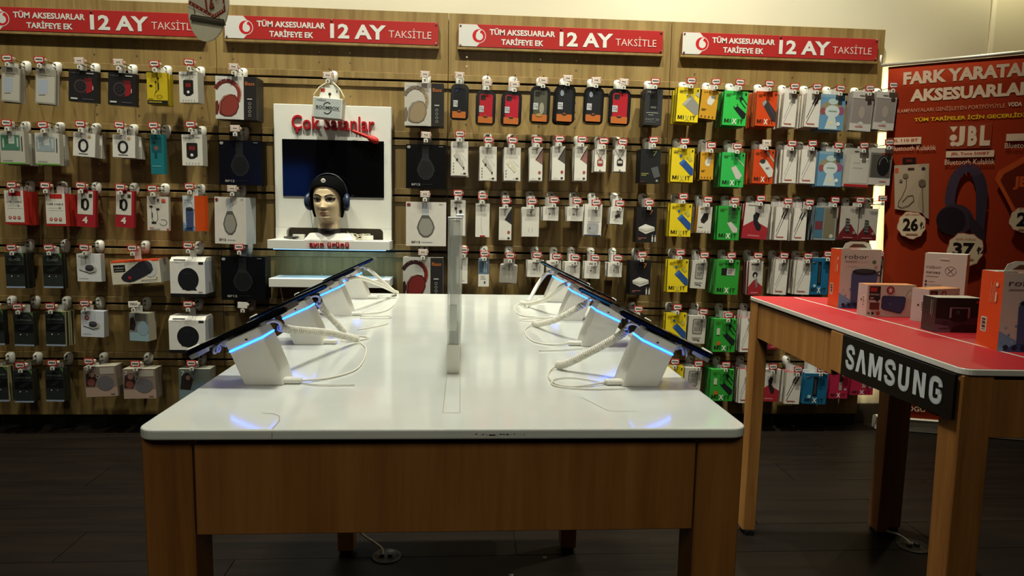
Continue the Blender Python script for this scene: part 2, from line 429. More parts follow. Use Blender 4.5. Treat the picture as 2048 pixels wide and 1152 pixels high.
# bag of the hanging speaker, red ornament
bb = thing('speaker_bag', 'small white speaker bag hanging over the red lettering', 'bag', (-0.519, -0.170, 1.503), (0, math.radians(4), 0))
MB().box(-0.064, 0.064, 0.0, 0.075, -0.088, 0.0, mat('bag_white', 'c9c6bb', 0.5), bev=0.002).build('body', bb)
MB().box(-0.058, 0.058, -0.0008, 0.0, -0.086, -0.004, mat('bag_front', 'aab0ae', 0.45)).build('front_panel', bb)
A = Art(0.116, 0.082, y=-0.0012)
A.arc(0.5, 0.45, 0.16, 0.30, 0.9, 3.3, 0.035, '1a1b1c'); A.arc(0.5, 0.45, 0.16, 0.30, 4.0, 6.2, 0.035, '1a1b1c')
A.rect(0.06, 0.36, 0.97, 0.58, 'aab0ae'); A.text('BOOMBOX', 0.08, 0.38, 0.95, 0.56, '17181a', 0.03); A.text('robor', 0.09, 0.80, 0.45, 0.92, '2a2b2c', 0.0)
A.build(bb)
m = MB().prism([(-0.046, 0.0), (0.046, 0.0), (0.040, 0.045), (0.014, 0.062), (-0.014, 0.062), (-0.040, 0.045)], 1, 0.034, 0.036, WHITE); m.build('card_tab', bb)
A = Art(0.092, 0.05, lambda a, b, d: ((a-0.5)*0.092, 0.0336-d, b*0.05)); A.rect(0.06, 0.55, 0.26, 0.85, 'b93c35'); A.rect(0.80, 0.6, 0.85, 0.8, '3a3a3a'); A.ell(0.5, 0.42, 0.07, '241f1c'); A.rect(0.48, 0.05, 0.52, 0.4, '241f1c'); A.build(bb)
for s in (-1, 1):
    MB().tube([(s*0.062, 0.03, -0.015), (s*0.066, 0.02, 0.012), (s*0.045, 0.026, 0.045), (s*0.012, 0.034, 0.072), (0, 0.036, 0.076)], 0.0028, mat('cord_cream', 'd8cfb4', 0.7), n=6).build('handle', bb)
orn = thing('red_ornament', 'small red tapered ornament with knobbed end on screen corner', 'ornament', (-0.372, -0.0745, 1.352))
REDK = mat('red_knit', 'b3201c', 0.6, var=0.15, scale=300)
MB().tube([(-0.060, 0, 0.022), (-0.045, 0, 0.017), (-0.02, 0, 0.008), (0.006, 0, -0.002), (0.022, 0, -0.008)], [0.005, 0.0075, 0.008, 0.008, 0.009], REDK, n=10).build('shaft', orn)
m = MB().tube([(0.008, 0, -0.002), (0.020, 0, -0.008), (0.034, 0, -0.014), (0.050, 0, -0.022), (0.060, 0, -0.027)], [0.006, 0.013, 0.0165, 0.0155, 0.006], REDK, n=12); m.build('knob', orn)

MB().box(1.0505, 1.0535, -0.002, 0.012, 0.15, 1.75, mat('edge_led', 'ffe9a0', 0.5, var=0.0, emit=1.2)).build('edge_light_strip', last)

# ------------------------------------------------------------------ hooks with price tags
TAGY = -0.135
def hook_parts():
    t = bmesh.new(); bmesh.ops.create_uvsphere(t, u_segments=14, v_segments=9, radius=1.0)
    for v in t.verts:
        x, y, z = v.co
        q = 0.86+0.14*min(1, max(-1, z*1.6))
        sx = math.copysign(abs(x)**0.8, x); sz = math.copysign(abs(z)**0.8, z)
        v.co = (sx*0.0235*q, min(0.0, y*0.026), sz*0.032)
    m = MB(); m.merge(t, PLAST, smooth=True); mount = m.mesh('mount')
    m = MB().lathe([(0.0048, 0), (0.0048, -0.0015), (0.003, -0.002)], (0.0, -0.0215, 0.0155), BLACKM, n=10, axis=1); eye = m.mesh('keyhole')
    m = MB(); m.tube([(0.004, -0.02, -0.001), (0.004, TAGY+0.004, -0.001)], 0.0021, DKSTEEL, n=6)
    m.tube([(0.004, -0.022, 0.010), (0.004, -0.035, 0.016), (0.004, TAGY+0.004, 0.016)], 0.0016, DKSTEEL, n=6); prong = m.mesh('prong')
    m = MB().box(0.006, 0.024, TAGY+0.004, TAGY+0.020, -0.006, 0.006, BEIGE, bev=0.002); stop = m.mesh('stopper')
    m = MB().box(-0.003, 0.004, TAGY-0.0005, TAGY+0.003, -0.030, -0.013, PLAST); m.box(-0.009, 0.009, TAGY-0.001, TAGY+0.0005, -0.033, -0.018, PLAST); m.box(-0.0045, 0.0045, TAGY-0.0016, TAGY-0.0009, -0.030, -0.021, mat('label_grey', '6f6c66')); clip = m.mesh('label_clip')
    return mount, eye, prong, stop, clip
HK = hook_parts()
def tag_mesh(kind):
    red, ins = {'r': ('a31d22', 'd9d4ca'), 'p': ('b98b80', 'd8cfc2'), 'w': ('d5d2c8', 'd5d2c8'), 'b': ('cfccc4', 'cfccc4')}[kind]
    w_, h_ = 0.043, 0.0275
    m = MB().box(-w_/2, w_/2, TAGY-0.0012, TAGY+0.0012, -h_/2, h_/2, ink(red), bev=0.0006)
    A = Art(w_, h_, lambda a, b, d: ((a-0.5)*w_, TAGY-0.0014-d, (b-0.5)*h_))
    if kind == 'r':
        A.rbox(0.10, 0.20, 0.90, 0.86, 0.10, ins); A.poly([(0.22, 0.22), (0.40, 0.22), (0.28, 0.06)], ins)
        for a, wd in ((0.19, .09), (0.30, .10), (0.42, .10), (0.54, .04), (0.60, .09), (0.73, .10)): A.rect(a, 0.42, a+wd, 0.66, '23201d')
    elif kind == 'p':
        A.rect(0.03, 0.80, 0.97, 0.97, ins); A.rect(0.03, 0.03, 0.97, 0.16, ins); A.rect(0.14, 0.24, 0.86, 0.76, ins)
        for a, wd in ((0.28, .1), (0.40, .1), (0.53, .1), (0.65, .08)): A.rect(a, 0.40, a+wd, 0.60, '5b5650')
    elif kind == 'w':
        A.line([(0.14, 0.68), (0.30, 0.68), (0.20, 0.28)], 0.035, '1d1b19')
        for k in (0.38, 0.58): A.arc(k, 0.56, 0.08, 0.13, 0, 2*PI, 0.035, '1d1b19'); A.line([(k+0.08, 0.55), (k+0.06, 0.26)], 0.035, '1d1b19')
        A.arc(0.82, 0.50, 0.07, 0.14, 0, 2*PI, 0.035, '1d1b19')
    elif kind == '1':
        pass
    for p, c, k in A.A:
        f = m.bm.faces.new([m.bm.verts.new(A.fn(a, b, k*A.step)) for a, b in p]); f.material_index = m.mi(ink(c))
    return m.mesh('price_tag')
TAGM = {k: tag_mesh(k) for k in 'rpwb'}
ROWN = ['top', 'second', 'third', 'fourth', 'fifth', 'bottom']
BAYN = {'L': 'left panel', 'H': 'headphone panel', 'C': 'phone case panel', 'R': 'right panel'}
def hook(u, row, tz, phrase, bayn, tk='r'):
    lab = 'white hook holding %s, %s row, %s' % (phrase, ROWN[row-1], BAYN[bayn])
    z = SLIT[row-1]+0.002
    t = thing('display_hook', lab, 'hook', (u, -0.0072, z), group='security hooks on the display panels')
    for n, me in zip(('mount', 'keyhole', 'prong', 'stopper', 'label_clip'), HK):
        o = link(n, me, t)
        if n == 'stopper': o.location.z = tz-z
        if n == 'label_clip': o.location.z = tz-z
    o = link('price_tag', TAGM[tk], t); o.location = (0, 0.0, tz-z); o.rotation_euler.y = random.uniform(-0.06, 0.06)
    if abs(tz-z) > 0.008: pass
    return t

# ------------------------------------------------------------------ printed packs
def phone(A, a, b, c, r, ang=0.0, dark='15151a'): pass
def slab(A, pts, c, hi=None):
    A.poly(pts, c)
    if hi:
        (a0, b0), (a1, b1) = pts[0], pts[1]
        A.line([pts[0], pts[1]], 0.02, hi)
def k_pouch(A):
    A.rect(0.05, 0.04, 0.95, 0.80, 'aba69a'); A.rect(0.12, 0.30, 0.62, 0.70, '9aa1ad'); A.line([(0.18, 0.24), (0.5, 0.26)], 0.05, '5d6068'); A.rect(0.25, 0.82, 0.75, 0.97, '8d877a')
def k_watch(A):
    A.ell(0.5, 0.50, 0.34, '24181a', 0.28); A.rect(0.55, 0.62, 0.82, 0.78, '571418'); A.poly([(0.62, 0.28), (0.80, 0.34), (0.86, 0.50), (0.80, 0.68), (0.60, 0.64)], '82161c')
    A.ell(0.42, 0.50, 0.23, '3d3235', 0.21); A.ell(0.42, 0.50, 0.185, '181416', 0.17)
    for k in range(6): A.line([(0.42+0.05*math.cos(k), 0.5+0.05*math.sin(k)), (0.42+0.12*math.cos(k), 0.5+0.11*math.sin(k))], 0.015, '4b4245')
    A.rect(0.84, 0.40, 0.87, 0.52, 'b9a79f'); A.text('robor', 0.07, 0.88, 0.40, 0.94, '5d5a5c', 0.0); A.rect(0.62, 0.90, 0.88, 0.935, '9a9896')
    A.rect(0.08, 0.07, 0.32, 0.12, 'b3b0aa'); A.rect(0.50, 0.09, 0.88, 0.105, '5c5c5c')
def k_yearp(A):
    A.rect(0, 0, 1, 0.12, '191714'); A.rect(0.05, 0.05, 0.7, 0.075, 'b5a12a'); A.rect(0.05, 0.15, 0.28, 0.17, '5d5312')
    A.line([(0.55, 0.80), (0.55, 0.45), (0.40, 0.36), (0.36, 0.24)], 0.018, '2a2510'); A.line([(0.44, 0.72), (0.44, 0.42), (0.40, 0.36)], 0.018, '2a2510'); A.rect(0.52, 0.46, 0.59, 0.68, '201c0c')
    A.ell(0.55, 0.82, 0.05, '201c0c'); A.ell(0.44, 0.70, 0.05, '201c0c'); A.ring(0.6, 0.24, 0.14, 0.018, '2a2510', 0.05); A.ell(0.2, 0.58, 0.05, '2a2510'); A.rect(0.12, 0.565, 0.28, 0.595, '2a2510')
def k_fm(A):
    A.poly([(0.22, 0.28), (0.38, 0.21), (0.58, 0.22), (0.76, 0.30), (0.76, 0.70), (0.72, 0.73), (0.26, 0.73), (0.22, 0.70)], '1b1a1c'); A.rect(0.30, 0.48, 0.68, 0.64, '2c1210'); A.text('858', 0.36, 0.50, 0.62, 0.62, 'a8332a', 0.0)
    A.ell(0.48, 0.34, 0.07, 'd8d5cd'); A.text('robor', 0.06, 0.86, 0.48, 0.94, '3a3a3a', 0.0); A.rect(0.66, 0.90, 0.92, 0.915, '77746d')
    for k in range(5): A.ell(0.2+0.15*k, 0.07, 0.022, '4a4844')
def k_window(A, g='44705a'):
    A.rect(0, 0, 1, 0.045, '4f8a2f'); A.rect(0.05, 0.42, 0.82, 0.88, g); A.rect(0.36, 0.62, 0.60, 0.86, 'b9bdb4'); A.rect(0.12, 0.50, 0.18, 0.78, 'a9b4ac'); A.rect(0.70, 0.52, 0.76, 0.80, 'a9b4ac'); A.rect(0.88, 0.40, 0.92, 0.84, '2a2b27'); A.rect(0.10, 0.10, 0.5, 0.12, '8f8d84')
def k_windowg(A): k_window(A, '8a9498')
def k_band(A):
    A.ring(0.46, 0.46, 0.19, 0.10, '1d1c1e', 0.25); A.rect(0.24, 0.34, 0.34, 0.60, '121214'); A.ell(0.64, 0.44, 0.045, '141416'); A.rect(0.26, 0.10, 0.68, 0.13, '55534e'); A.rect(0.05, 0.82, 0.34, 0.97, '98938a'); A.ell(0.72, 0.86, 0.07, 'b28a55')
def k_teal(A):
    A.rect(0.1, 0.55, 0.85, 0.93, '0e4a50'); A.ell(0.45, 0.66, 0.16, '6f4a42'); A.rect(0.3, 0.4, 0.5, 0.56, '0b3b40'); A.rect(0.1, 0.19, 0.8, 0.205, '6fb0b0'); A.ell(0.3, 0.80, 0.12, '1a2a2d')
def k_usbc(A):
    A.rect(0.02, 0.07, 0.90, 1, 'cbc6bb'); A.rect(0.22, 0.84, 0.78, 0.985, 'a8251f'); A.text('USB CABLE', 0.12, 0.645, 0.82, 0.70, '4c4742', 0.02)
    A.rect(0.14, 0.545, 0.62, 0.553, 'a49f95'); A.rect(0.14, 0.475, 0.82, 0.483, 'a49f95'); A.ell(0.66, 0.56, 0.05, '8b867c')
    for k in range(3): A.ell(0.24+0.21*k, 0.21, 0.075, 'a93a2f'); A.ell(0.24+0.21*k, 0.21, 0.035, 'c9b5aa')
def k_band4(A):
    A.rect(0.03, 0.34, 0.86, 0.97, 'c3bdb2'); A.ring(0.45, 0.61, 0.15, 0.13, '17171a', 0.145); A.rect(0.22, 0.5, 0.36, 0.74, '121214'); A.rect(0.64, 0.80, 0.82, 0.90, '38351f'); A.text('4', 0.30, 0.10, 0.58, 0.28, 'cfc5bb', 0.05); A.rect(0.24, 0.92, 0.6, 0.975, '8b1d22')
def k_wearp(A):
    A.line([(0.20, 0.70), (0.22, 0.34), (0.30, 0.27), (0.30, 0.18)], 0.02, '2a2826'); A.line([(0.46, 0.62), (0.50, 0.34), (0.44, 0.27)], 0.02, '2a2826'); A.arc(0.74, 0.24, 0.17, 0.09, -2.9, 2.2, 0.018, '2a2826'); A.rect(0.20, 0.20, 0.42, 0.26, '211f1d')
    A.ell(0.19, 0.70, 0.075, '211f1d', 0.03); A.ell(0.50, 0.63, 0.085, '211f1d', 0.03); A.rect(0.21, 0.38, 0.26, 0.52, '211f1d'); A.rect(0.10, 0.03, 0.6, 0.045, '4a4844'); A.ell(0.95, 0.04, 0.05, 'b3342c'); A.rect(0.10, 0.07, 0.3, 0.09, 'b3342c'); A.rect(0.68, 0.84, 0.86, 0.93, 'c74a30'); A.poly([(0.05, 0.98), (0.42, 0.98), (0.30, 0.78), (0.16, 0.84)], '9b948c')
    A.ell(0.52, 0.9, 0.06, '4c3a34')
def k_bluespk(A, logo_b=0.86):
    A.poly([(0.0, 0.0), (1, 0.0), (1, 0.12), (0.72, 0.2), (0.35, 0.12), (0, 0.26)], '6d93b4'); A.poly([(0.05, 0.0), (0.9, 0.0), (0.7, 0.13), (0.3, 0.1)], '2f5585')
    for k in range(16):
        a = 0.05+0.9*((k*37) % 16)/16; b = 0.10+0.30*((k*23) % 16)/16; A.ell(a, b, 0.014+0.01*(k % 3), '8aa3b8' if k % 2 else '5c7da0', n=6)
    A.poly([(0.30, 0.10), (0.88, 0.10), (0.93, 0.58), (0.86, 0.66), (0.36, 0.66), (0.28, 0.58)], '3f4a6e'); A.ell(0.60, 0.62, 0.31, '1d1d24', 0.055); A.ell(0.60, 0.635, 0.22, '34343c', 0.03); A.ring(0.97, 0.60, 0.05, 0.03, '18181c')
    for k in range(5): A.ell(0.12+0.15*k, 0.055, 0.045, '1c2230')
    A.text('robor', 0.08, logo_b-0.02, 0.66, logo_b+0.055, '35322f', 0.0); A.rect(0.09, logo_b-0.075, 0.38, logo_b-0.06, '8a8278'); A.ell(0.82, logo_b-0.07, 0.05, '4a6a35')
def k_glass(A, t='GLASS'):
    A.rect(0, 0, 1, 0.05, '8a97aa'); A.rect(0.02, 0.40, 0.98, 0.66, '0c0d0d'); A.poly([(0.2, 0.5), (0.6, 0.62), (0.86, 0.62), (0.5, 0.47)], '1d2020'); A.rect(0, 0.665, 1, 0.68, '343836'); A.rect(0, 0.385, 1, 0.395, '3b3f3d')
    A.poly([(0.80, 1), (0.99, 1), (0.99, 0.86)], '4a6b35')
    if t == 'GLASS': A.text('GLASS', 0.22, 0.78, 0.80, 0.86, '9a9c98', 0.0)
    else: A.text('COLORFUL GLASS', 0.10, 0.755, 0.90, 0.80, '85877f', 0.0)
    A.ell(0.32, 0.34, 0.035, 'c9c9c0'); A.ell(0.66, 0.34, 0.03, '9a9a92'); A.rect(0.5, 0.90, 0.7, 0.91, '6b6f6b')
def k_cglass(A): k_glass(A, 'C')
def k_disc(A, red=False):
    A.ell(0.58, 0.42, 0.26, 'a6a39b', 0.16); A.ell(0.52, 0.48, 0.18, '2c2b2e', 0.11); A.ell(0.52, 0.535, 0.17, '47464a', 0.07); A.line([(0.10, 0.42), (0.52, 0.30), (0.76, 0.36)], 0.03, '3a3a3c'); A.rect(0.06, 0.90, 0.4, 0.925, '8d8b84'); A.rect(0.08, 0.11, 0.46, 0.125, '8d8b84'); A.poly([(0.05, 0.97), (0.44, 0.97), (0.36, 0.84), (0.16, 0.88)], '9d988f')
    if red: A.ell(0.26, 0.74, 0.10, '8c2a30'); A.ell(0.26, 0.74, 0.045, 'cfc6bf')
def k_discr(A): k_disc(A, True)
def k_longspk(A):
    A.rect(0.05, 0.52, 0.29, 0.82, '151416'); A.text('robor', 0.065, 0.66, 0.27, 0.75, 'b5b0a5', 0.0); A.rect(0.07, 0.57, 0.25, 0.60, '8b877d')
    A.ell(0.80, 0.60, 0.14, 'b3b4b2', 0.36); A.poly([(0.20, 0.22), (0.24, 0.13), (0.34, 0.07), (0.44, 0.10), (0.80, 0.40), (0.86, 0.55), (0.84, 0.80), (0.78, 0.92), (0.68, 0.95), (0.58, 0.90), (0.24, 0.42), (0.19, 0.30)], '242228'); A.poly([(0.70, 0.92), (0.78, 0.92), (0.84, 0.80), (0.86, 0.55), (0.80, 0.5)], '35343c')
    A.ell(0.365, 0.26, 0.035, '9c1f2a', 0.07)
    for k in range(9): A.rect(0.60+0.035*k, 0.10, 0.62+0.035*k, 0.14, '33302d')
    A.ell(0.92, 0.20, 0.015, '7a2b26')
def k_round(A):
    A.rect(0, 0, 1, 0.085, '121214'); A.ell(0.52, 0.45, 0.30, '17181c', 0.29, n=28); A.poly([(0.34, 0.27), (0.70, 0.27), (0.76, 0.17), (0.34, 0.19)], '17181c'); A.rect(0.82, 0.83, 0.96, 0.89, '1f1f22'); A.text('robor', 0.08, 0.865, 0.33, 0.91, 'a7a5a0', 0.0); A.rect(0.40, 0.595, 0.56, 0.605, '3a3c44'); A.rect(0.80, 0.12, 0.92, 0.135, '3d3d3d')
def k_kidspk(A, pal=('5a4038', '7a6a60', '9d8577')):
    A.rect(0, 0.30, 1, 1, pal[1]); A.rect(0, 0, 1, 0.30, pal[2]); A.poly([(0.02, 0.36), (0.3, 0.34), (0.42, 0.66), (0.25, 0.86), (0.06, 0.76)], '33201c'); A.ell(0.20, 0.48, 0.12, '6e3f38'); A.ell(0.24, 0.74, 0.09, '8a6a5a'); A.rect(0.5, 0.74, 0.95, 0.96, '9b9488')
    A.ell(0.64, 0.44, 0.27, '5d5a5e', 0.25, n=24); A.ring(0.42, 0.66, 0.05, 0.03, '8d8a88'); A.text('7', 0.05, 0.80, 0.15, 0.93, 'c4beb4', 0.0); A.rect(0.78, 0.06, 0.92, 0.09, '6d625a')
def k_kidblue(A):
    A.rect(0, 0.28, 1, 1, '6f7370'); A.rect(0, 0, 1, 0.30, '87a0a8'); A.poly([(0.0, 0.40), (0.26, 0.36), (0.34, 0.6), (0.22, 0.86), (0.04, 0.8)], '2a1f1c'); A.rect(0.3, 0.72, 0.9, 0.98, '4f4a45'); A.ell(0.70, 0.46, 0.30, '8195a0', 0.26, n=24); A.ring(0.90, 0.68, 0.06, 0.03, '6b7d86')
def k_kidteal(A):
    A.rect(0, 0.30, 1, 1, '565d58'); A.rect(0, 0, 1, 0.32, '66767c'); A.poly([(0.04, 0.36), (0.36, 0.32), (0.46, 0.66), (0.28, 0.9), (0.1, 0.8)], '211c1a'); A.ell(0.30, 0.72, 0.08, '7d6152'); A.ell(0.74, 0.30, 0.30, '4f6270', 0.28, n=24); A.text('7', 0.08, 0.78, 0.18, 0.94, 'b9bab2', 0.0)
def hp(A, c, d, hi):
    # headband and cup seen from the side
    A.line([(0.0, 0.70), (0.06, 0.79), (0.15, 0.86), (0.26, 0.895), (0.37, 0.88), (0.46, 0.83)], 0.10, d); A.line([(0.43, 0.86), (0.53, 0.77), (0.58, 0.66), (0.58, 0.54), (0.54, 0.42)], 0.10, c); A.line([(0.50, 0.84), (0.60, 0.72), (0.625, 0.58), (0.59, 0.44)], 0.018, hi)
    A.poly([(0.0, 0.40), (0.05, 0.44), (0.09, 0.30), (0.06, 0.12), (0.0, 0.10)], d)
    A.poly([(0.07, 0.24), (0.10, 0.40), (0.20, 0.54), (0.34, 0.59), (0.48, 0.57), (0.56, 0.46), (0.57, 0.30), (0.50, 0.14), (0.38, 0.07), (0.22, 0.07), (0.10, 0.12)], d); A.poly([(0.13, 0.24), (0.16, 0.39), (0.24, 0.51), (0.36, 0.56), (0.47, 0.54), (0.54, 0.44), (0.545, 0.30), (0.48, 0.16), (0.38, 0.095), (0.25, 0.09), (0.15, 0.14)], c); A.line([(0.09, 0.16), (0.12, 0.40), (0.22, 0.53), (0.36, 0.585)], 0.014, hi)
def bass(A, c, d, hi):
    A.rect(0.685, 0, 1, 1, '23201f'); hp(A, c, d, hi); A.text('Bass', 0.72, 0.80, 0.95, 0.89, '9c5a2c', 0.02); A.rect(0.77, 0.475, 0.89, 0.50, 'b5b1a8')
    for k in range(4): A.ring(0.83, 0.38-0.09*k, 0.03, 0.012, '8d8a84')
    A.rect(0.08, 0.03, 0.6, 0.037, '9b978d'); A.text('robor', 0.05, 0.935, 0.18, 0.965, 'a7a297', 0.0)
def k_bassred(A): bass(A, '80352c', '5c2620', 'b77f6c')
def k_bassbeige(A): bass(A, '8d7b60', '6a6054', 'a9a093')
def k_bassdred(A): bass(A, '6a1f1c', '2d1715', '8d4a40')
def bf(A, c1, c2, c3, c4):
    A.rect(0.40, 0.70, 0.57, 0.97, c1); A.poly([(0.40, 0.70), (0.57, 0.70), (0.61, 0.64), (0.36, 0.64)], c2); A.poly([(0.27, 0.42), (0.31, 0.54), (0.38, 0.66), (0.60, 0.66), (0.68, 0.54), (0.72, 0.42), (0.66, 0.28), (0.56, 0.20), (0.43, 0.20), (0.33, 0.28)], c2); A.poly([(0.31, 0.42), (0.345, 0.53), (0.40, 0.625), (0.58, 0.625), (0.645, 0.53), (0.68, 0.42), (0.63, 0.30), (0.54, 0.235), (0.44, 0.235), (0.36, 0.30)], c3)
    A.text('BF12', 0.14, 0.065, 0.36, 0.115, c4, 0.03); A.rect(0.39, 0.085, 0.66, 0.10, c1); A.ell(0.07, 0.94, 0.045, c4, 0.03); A.rect(0.04, 0.905, 0.10, 0.92, c4); A.rect(0.82, 0.95, 0.92, 0.96, c4)
def k_bfblack(A): bf(A, '1b1b1d', '1f1f21', '131315', '8f8d88')
def k_bfwhite(A): bf(A, 'a9aeb3', '55524c', '8a877f', '4d4a45'); A.ell(0.07, 0.94, 0.05, '7b2b2c', 0.032)
def case(A, c, cam=True, clear=False):
    A.rbox(0.17, 0.10, 0.84, 0.88, 0.10, c)
    if cam: A.rbox(0.22, 0.70, 0.48, 0.85, 0.06, '26221f' if c != '101013' else '2a2c30'); A.ell(0.29, 0.81, 0.04, '0b0b0d'); A.ell(0.41, 0.81, 0.035, '0b0b0d'); A.ell(0.29, 0.745, 0.035, '0b0b0d')
    A.poly([(0.12, 0.05), (0.86, 0.05), (0.86, 0.235), (0.58, 0.235), (0.54, 0.27), (0.44, 0.27), (0.40, 0.235), (0.12, 0.235)], 'ad5f26'); A.ell(0.49, 0.225, 0.12, '352820', 0.03)
    A.rect(0.16, 0.36, 0.40, 0.54, 'b0b0b2'); A.rect(0.19, 0.42, 0.37, 0.44, '77777c'); A.rect(0.34, 0.39, 0.365, 0.47, '55555c'); A.rect(0.19, 0.48, 0.33, 0.495, '77777c')
    A.ring(0.5, 0.92, 0.07, 0.02, '55534e', 0.018)
def k_casek(A): case(A, '101013', False); A.poly([(0.22, 0.78), (0.34, 0.82), (0.46, 0.88), (0.36, 0.80)], '2f4f9a')
def k_caser(A): case(A, 'a31624')
def k_caserl(A): case(A, 'a8152a')
def k_caseclear(A): case(A, '4b4a3c', True); A.ell(0.58, 0.40, 0.12, '8c8a78', 0.16); A.ell(0.46, 0.22, 0.16, '9c7a45', 0.045)
def k_caseg(A): case(A, '17181b', True); A.ell(0.34, 0.78, 0.09, '7c8494', 0.08)
def k_box7(A, ch=True):
    A.text('7', 0.62, 0.78, 0.80, 0.92, 'b0762e', 0.0); A.rect(0.10, 0.115, 0.52, 0.135, '8d5a4c'); A.rect(0.10, 0.08, 0.25, 0.095, '8d5a4c')
    A.poly([(0.10, 0.42), (0.44, 0.52), (0.90, 0.44), (0.92, 0.34), (0.48, 0.24), (0.12, 0.34)], 'b9b6ac'); A.poly([(0.10, 0.42), (0.44, 0.52), (0.90, 0.44), (0.50, 0.38)], 'd3d0c6'); A.line([(0.12, 0.37), (0.5, 0.31), (0.90, 0.38)], 0.015, '35332f')
    for a in (0.78, 0.92): A.rect(a, 0.02, a+0.07, 0.16, 'b9b6ac'); A.rect(a+0.02, 0.16, a+0.05, 0.22, 'b9b6ac')
def k_box7g(A):
    A.text('7', 0.60, 0.80, 0.80, 0.94, '7f8a3a', 0.0); A.rect(0.05, 0.265, 0.42, 0.29, '7c7d44'); A.rect(0.05, 0.215, 0.30, 0.24, '7c7d44'); A.line([(0.2, 0.6), (1, 0.56)], 0.01, '2a2b2c'); A.poly([(0.52, 0.44), (0.86, 0.50), (1.0, 0.20), (0.70, 0.14)], '4a4d4e'); A.rect(0.04, 0.03, 0.2, 0.05, '6b2a26'); A.ell(0.84, 0.07, 0.06, '8a8780')
def k_blackbox(A):
    A.text('MIXIT', 0.12, 0.88, 0.62, 0.95, 'a5a39c', 0.03); A.rect(0.28, 0.42, 0.72, 0.84, '0a0b0d'); A.rect(0.34, 0.46, 0.66, 0.52, '55534e'); A.rect(0.10, 0.33, 0.80, 0.345, '9a988f'); A.rect(0.22, 0.27, 0.52, 0.285, '9a988f'); A.text('FAST 20', 0.10, 0.12, 0.86, 0.18, '7d7b74', 0.0); A.rect(0.1, 0.07, 0.7, 0.085, '5d5b55')
def w_common(A): A.text('robor', 0.30, 0.92, 0.62, 0.955, '3f3d39', 0.0); A.ell(0.80, 0.06, 0.09, '33302c', 0.03); A.rect(0.55, 0.045, 0.68, 0.055, '77746c')
def k_wcable(A):
    w_common(A)
    for k in range(4): A.ell(0.13, 0.36-0.085*k, 0.035, '55524c')
    A.poly([(0.12, 0.60), (0.32, 0.70), (0.72, 0.34), (0.80, 0.22), (0.66, 0.26)], 'aeaaa0'); A.line([(0.34, 0.72), (0.76, 0.36)], 0.012, '8f8b82'); A.line([(0.50, 0.68), (0.90, 0.44)], 0.012, '8f8b82'); A.rect(0.28, 0.44, 0.40, 0.50, '2b2927'); A.rect(0.70, 0.20, 0.78, 0.26, '2b2927'); A.rect(0.05, 0.87, 0.85, 0.88, '9f9b92')
def k_wadapt(A):
    w_common(A); A.poly([(0.14, 0.52), (0.34, 0.64), (0.74, 0.38), (0.74, 0.28), (0.62, 0.24)], 'c9c5ae'); A.rect(0.34, 0.42, 0.42, 0.46, 'ece9dc'); A.line([(0.5, 0.62), (0.9, 0.42)], 0.012, '9f9b92')
    for k in range(3): A.ell(0.13, 0.30-0.09*k, 0.035, '6a665f')
def wph(A, c):
    A.text('robor', 0.10, 0.92, 0.52, 0.955, '3f3d39', 0.0); A.poly([(1.0, 0.98), (0.45, 0.62), (1.0, 0.48)], c); A.poly([(1.0, 0.98), (0.45, 0.62), (0.50, 0.60), (1.0, 0.92)], '302b29'); A.ell(0.78, 0.24, 0.11, '9c4a40', 0.045); A.ell(0.78, 0.06, 0.10, '33302c', 0.03); A.rect(0.1, 0.055, 0.5, 0.062, '8f8b82')
def k_wph1(A): wph(A, '7d5a52')
def k_wph2(A): wph(A, '4c4540')
def k_wph3(A): wph(A, '8d5f5c')
def k_wph4(A): wph(A, '2a282c')
def dog(A, c):
    A.line([(0.05, 0.98), (0.50, 0.58), (0.95, 0.98)], 0.035, c); A.rbox(0.24, 0.24, 0.76, 0.54, 0.14, c); A.rect(0.32, 0.36, 0.68, 0.48, 'b3aea4'); A.ell(0.5, 0.55, 0.09, c); A.rect(0.3, 0.93, 0.7, 0.95, '6a665f'); A.ell(0.5, 0.05, 0.07, '4a4742', 0.025)
def k_dogred(A): dog(A, '8c3a33')
def k_dogblk(A): dog(A, '1f1d1d')
def k_ear(A):
    A.line([(0.36, 0.78), (0.42, 0.50), (0.42, 0.30)], 0.05, '2a2826'); A.line([(0.66, 0.66), (0.58, 0.48), (0.60, 0.30)], 0.05, '2a2826'); A.ell(0.34, 0.76, 0.10, '211f1e'); A.ell(0.68, 0.68, 0.12, '211f1e'); A.rect(0.2, 0.91, 0.8, 0.95, '7a766e')
def k_wred(A): A.rect(0.32, 0, 0.70, 0.05, '8e2320'); A.ring(0.62, 0.66, 0.09, 0.02, '9f9b92'); A.line([(0.45, 0.8), (0.40, 0.3), (0.5, 0.1)], 0.02, 'aaa69c'); A.rect(0.1, 0.93, 0.8, 0.95, 'aaa69c')
def k_wtext(A): A.ell(0.5, 0.82, 0.05, '4a4742', 0.03); A.rect(0.26, 0.73, 0.76, 0.745, '87837a'); A.rect(0.3, 0.69, 0.72, 0.7, '87837a'); A.line([(0.42, 0.3), (0.42, 0.16)], 0.02, '9f9b92'); A.line([(0.62, 0.3), (0.62, 0.16)], 0.02, '9f9b92')
def k_wsmall(A): A.ell(0.42, 0.46, 0.05, '55514b'); A.line([(0.6, 0.7), (0.62, 0.3)], 0.03, '9a968c'); A.line([(0.75, 0.7), (0.75, 0.3)], 0.03, '9a968c'); A.rect(0.3, 0.84, 0.7, 0.9, '8b877e')
def k_wplug(A): A.poly([(0.36, 0.50), (0.70, 0.62), (0.76, 0.44), (0.42, 0.30)], '3a3734'); A.rect(0.5, 0.7, 0.6, 0.82, '3a3734'); A.line([(0.2, 0.2), (0.5, 0.3)], 0.02, '77736b')
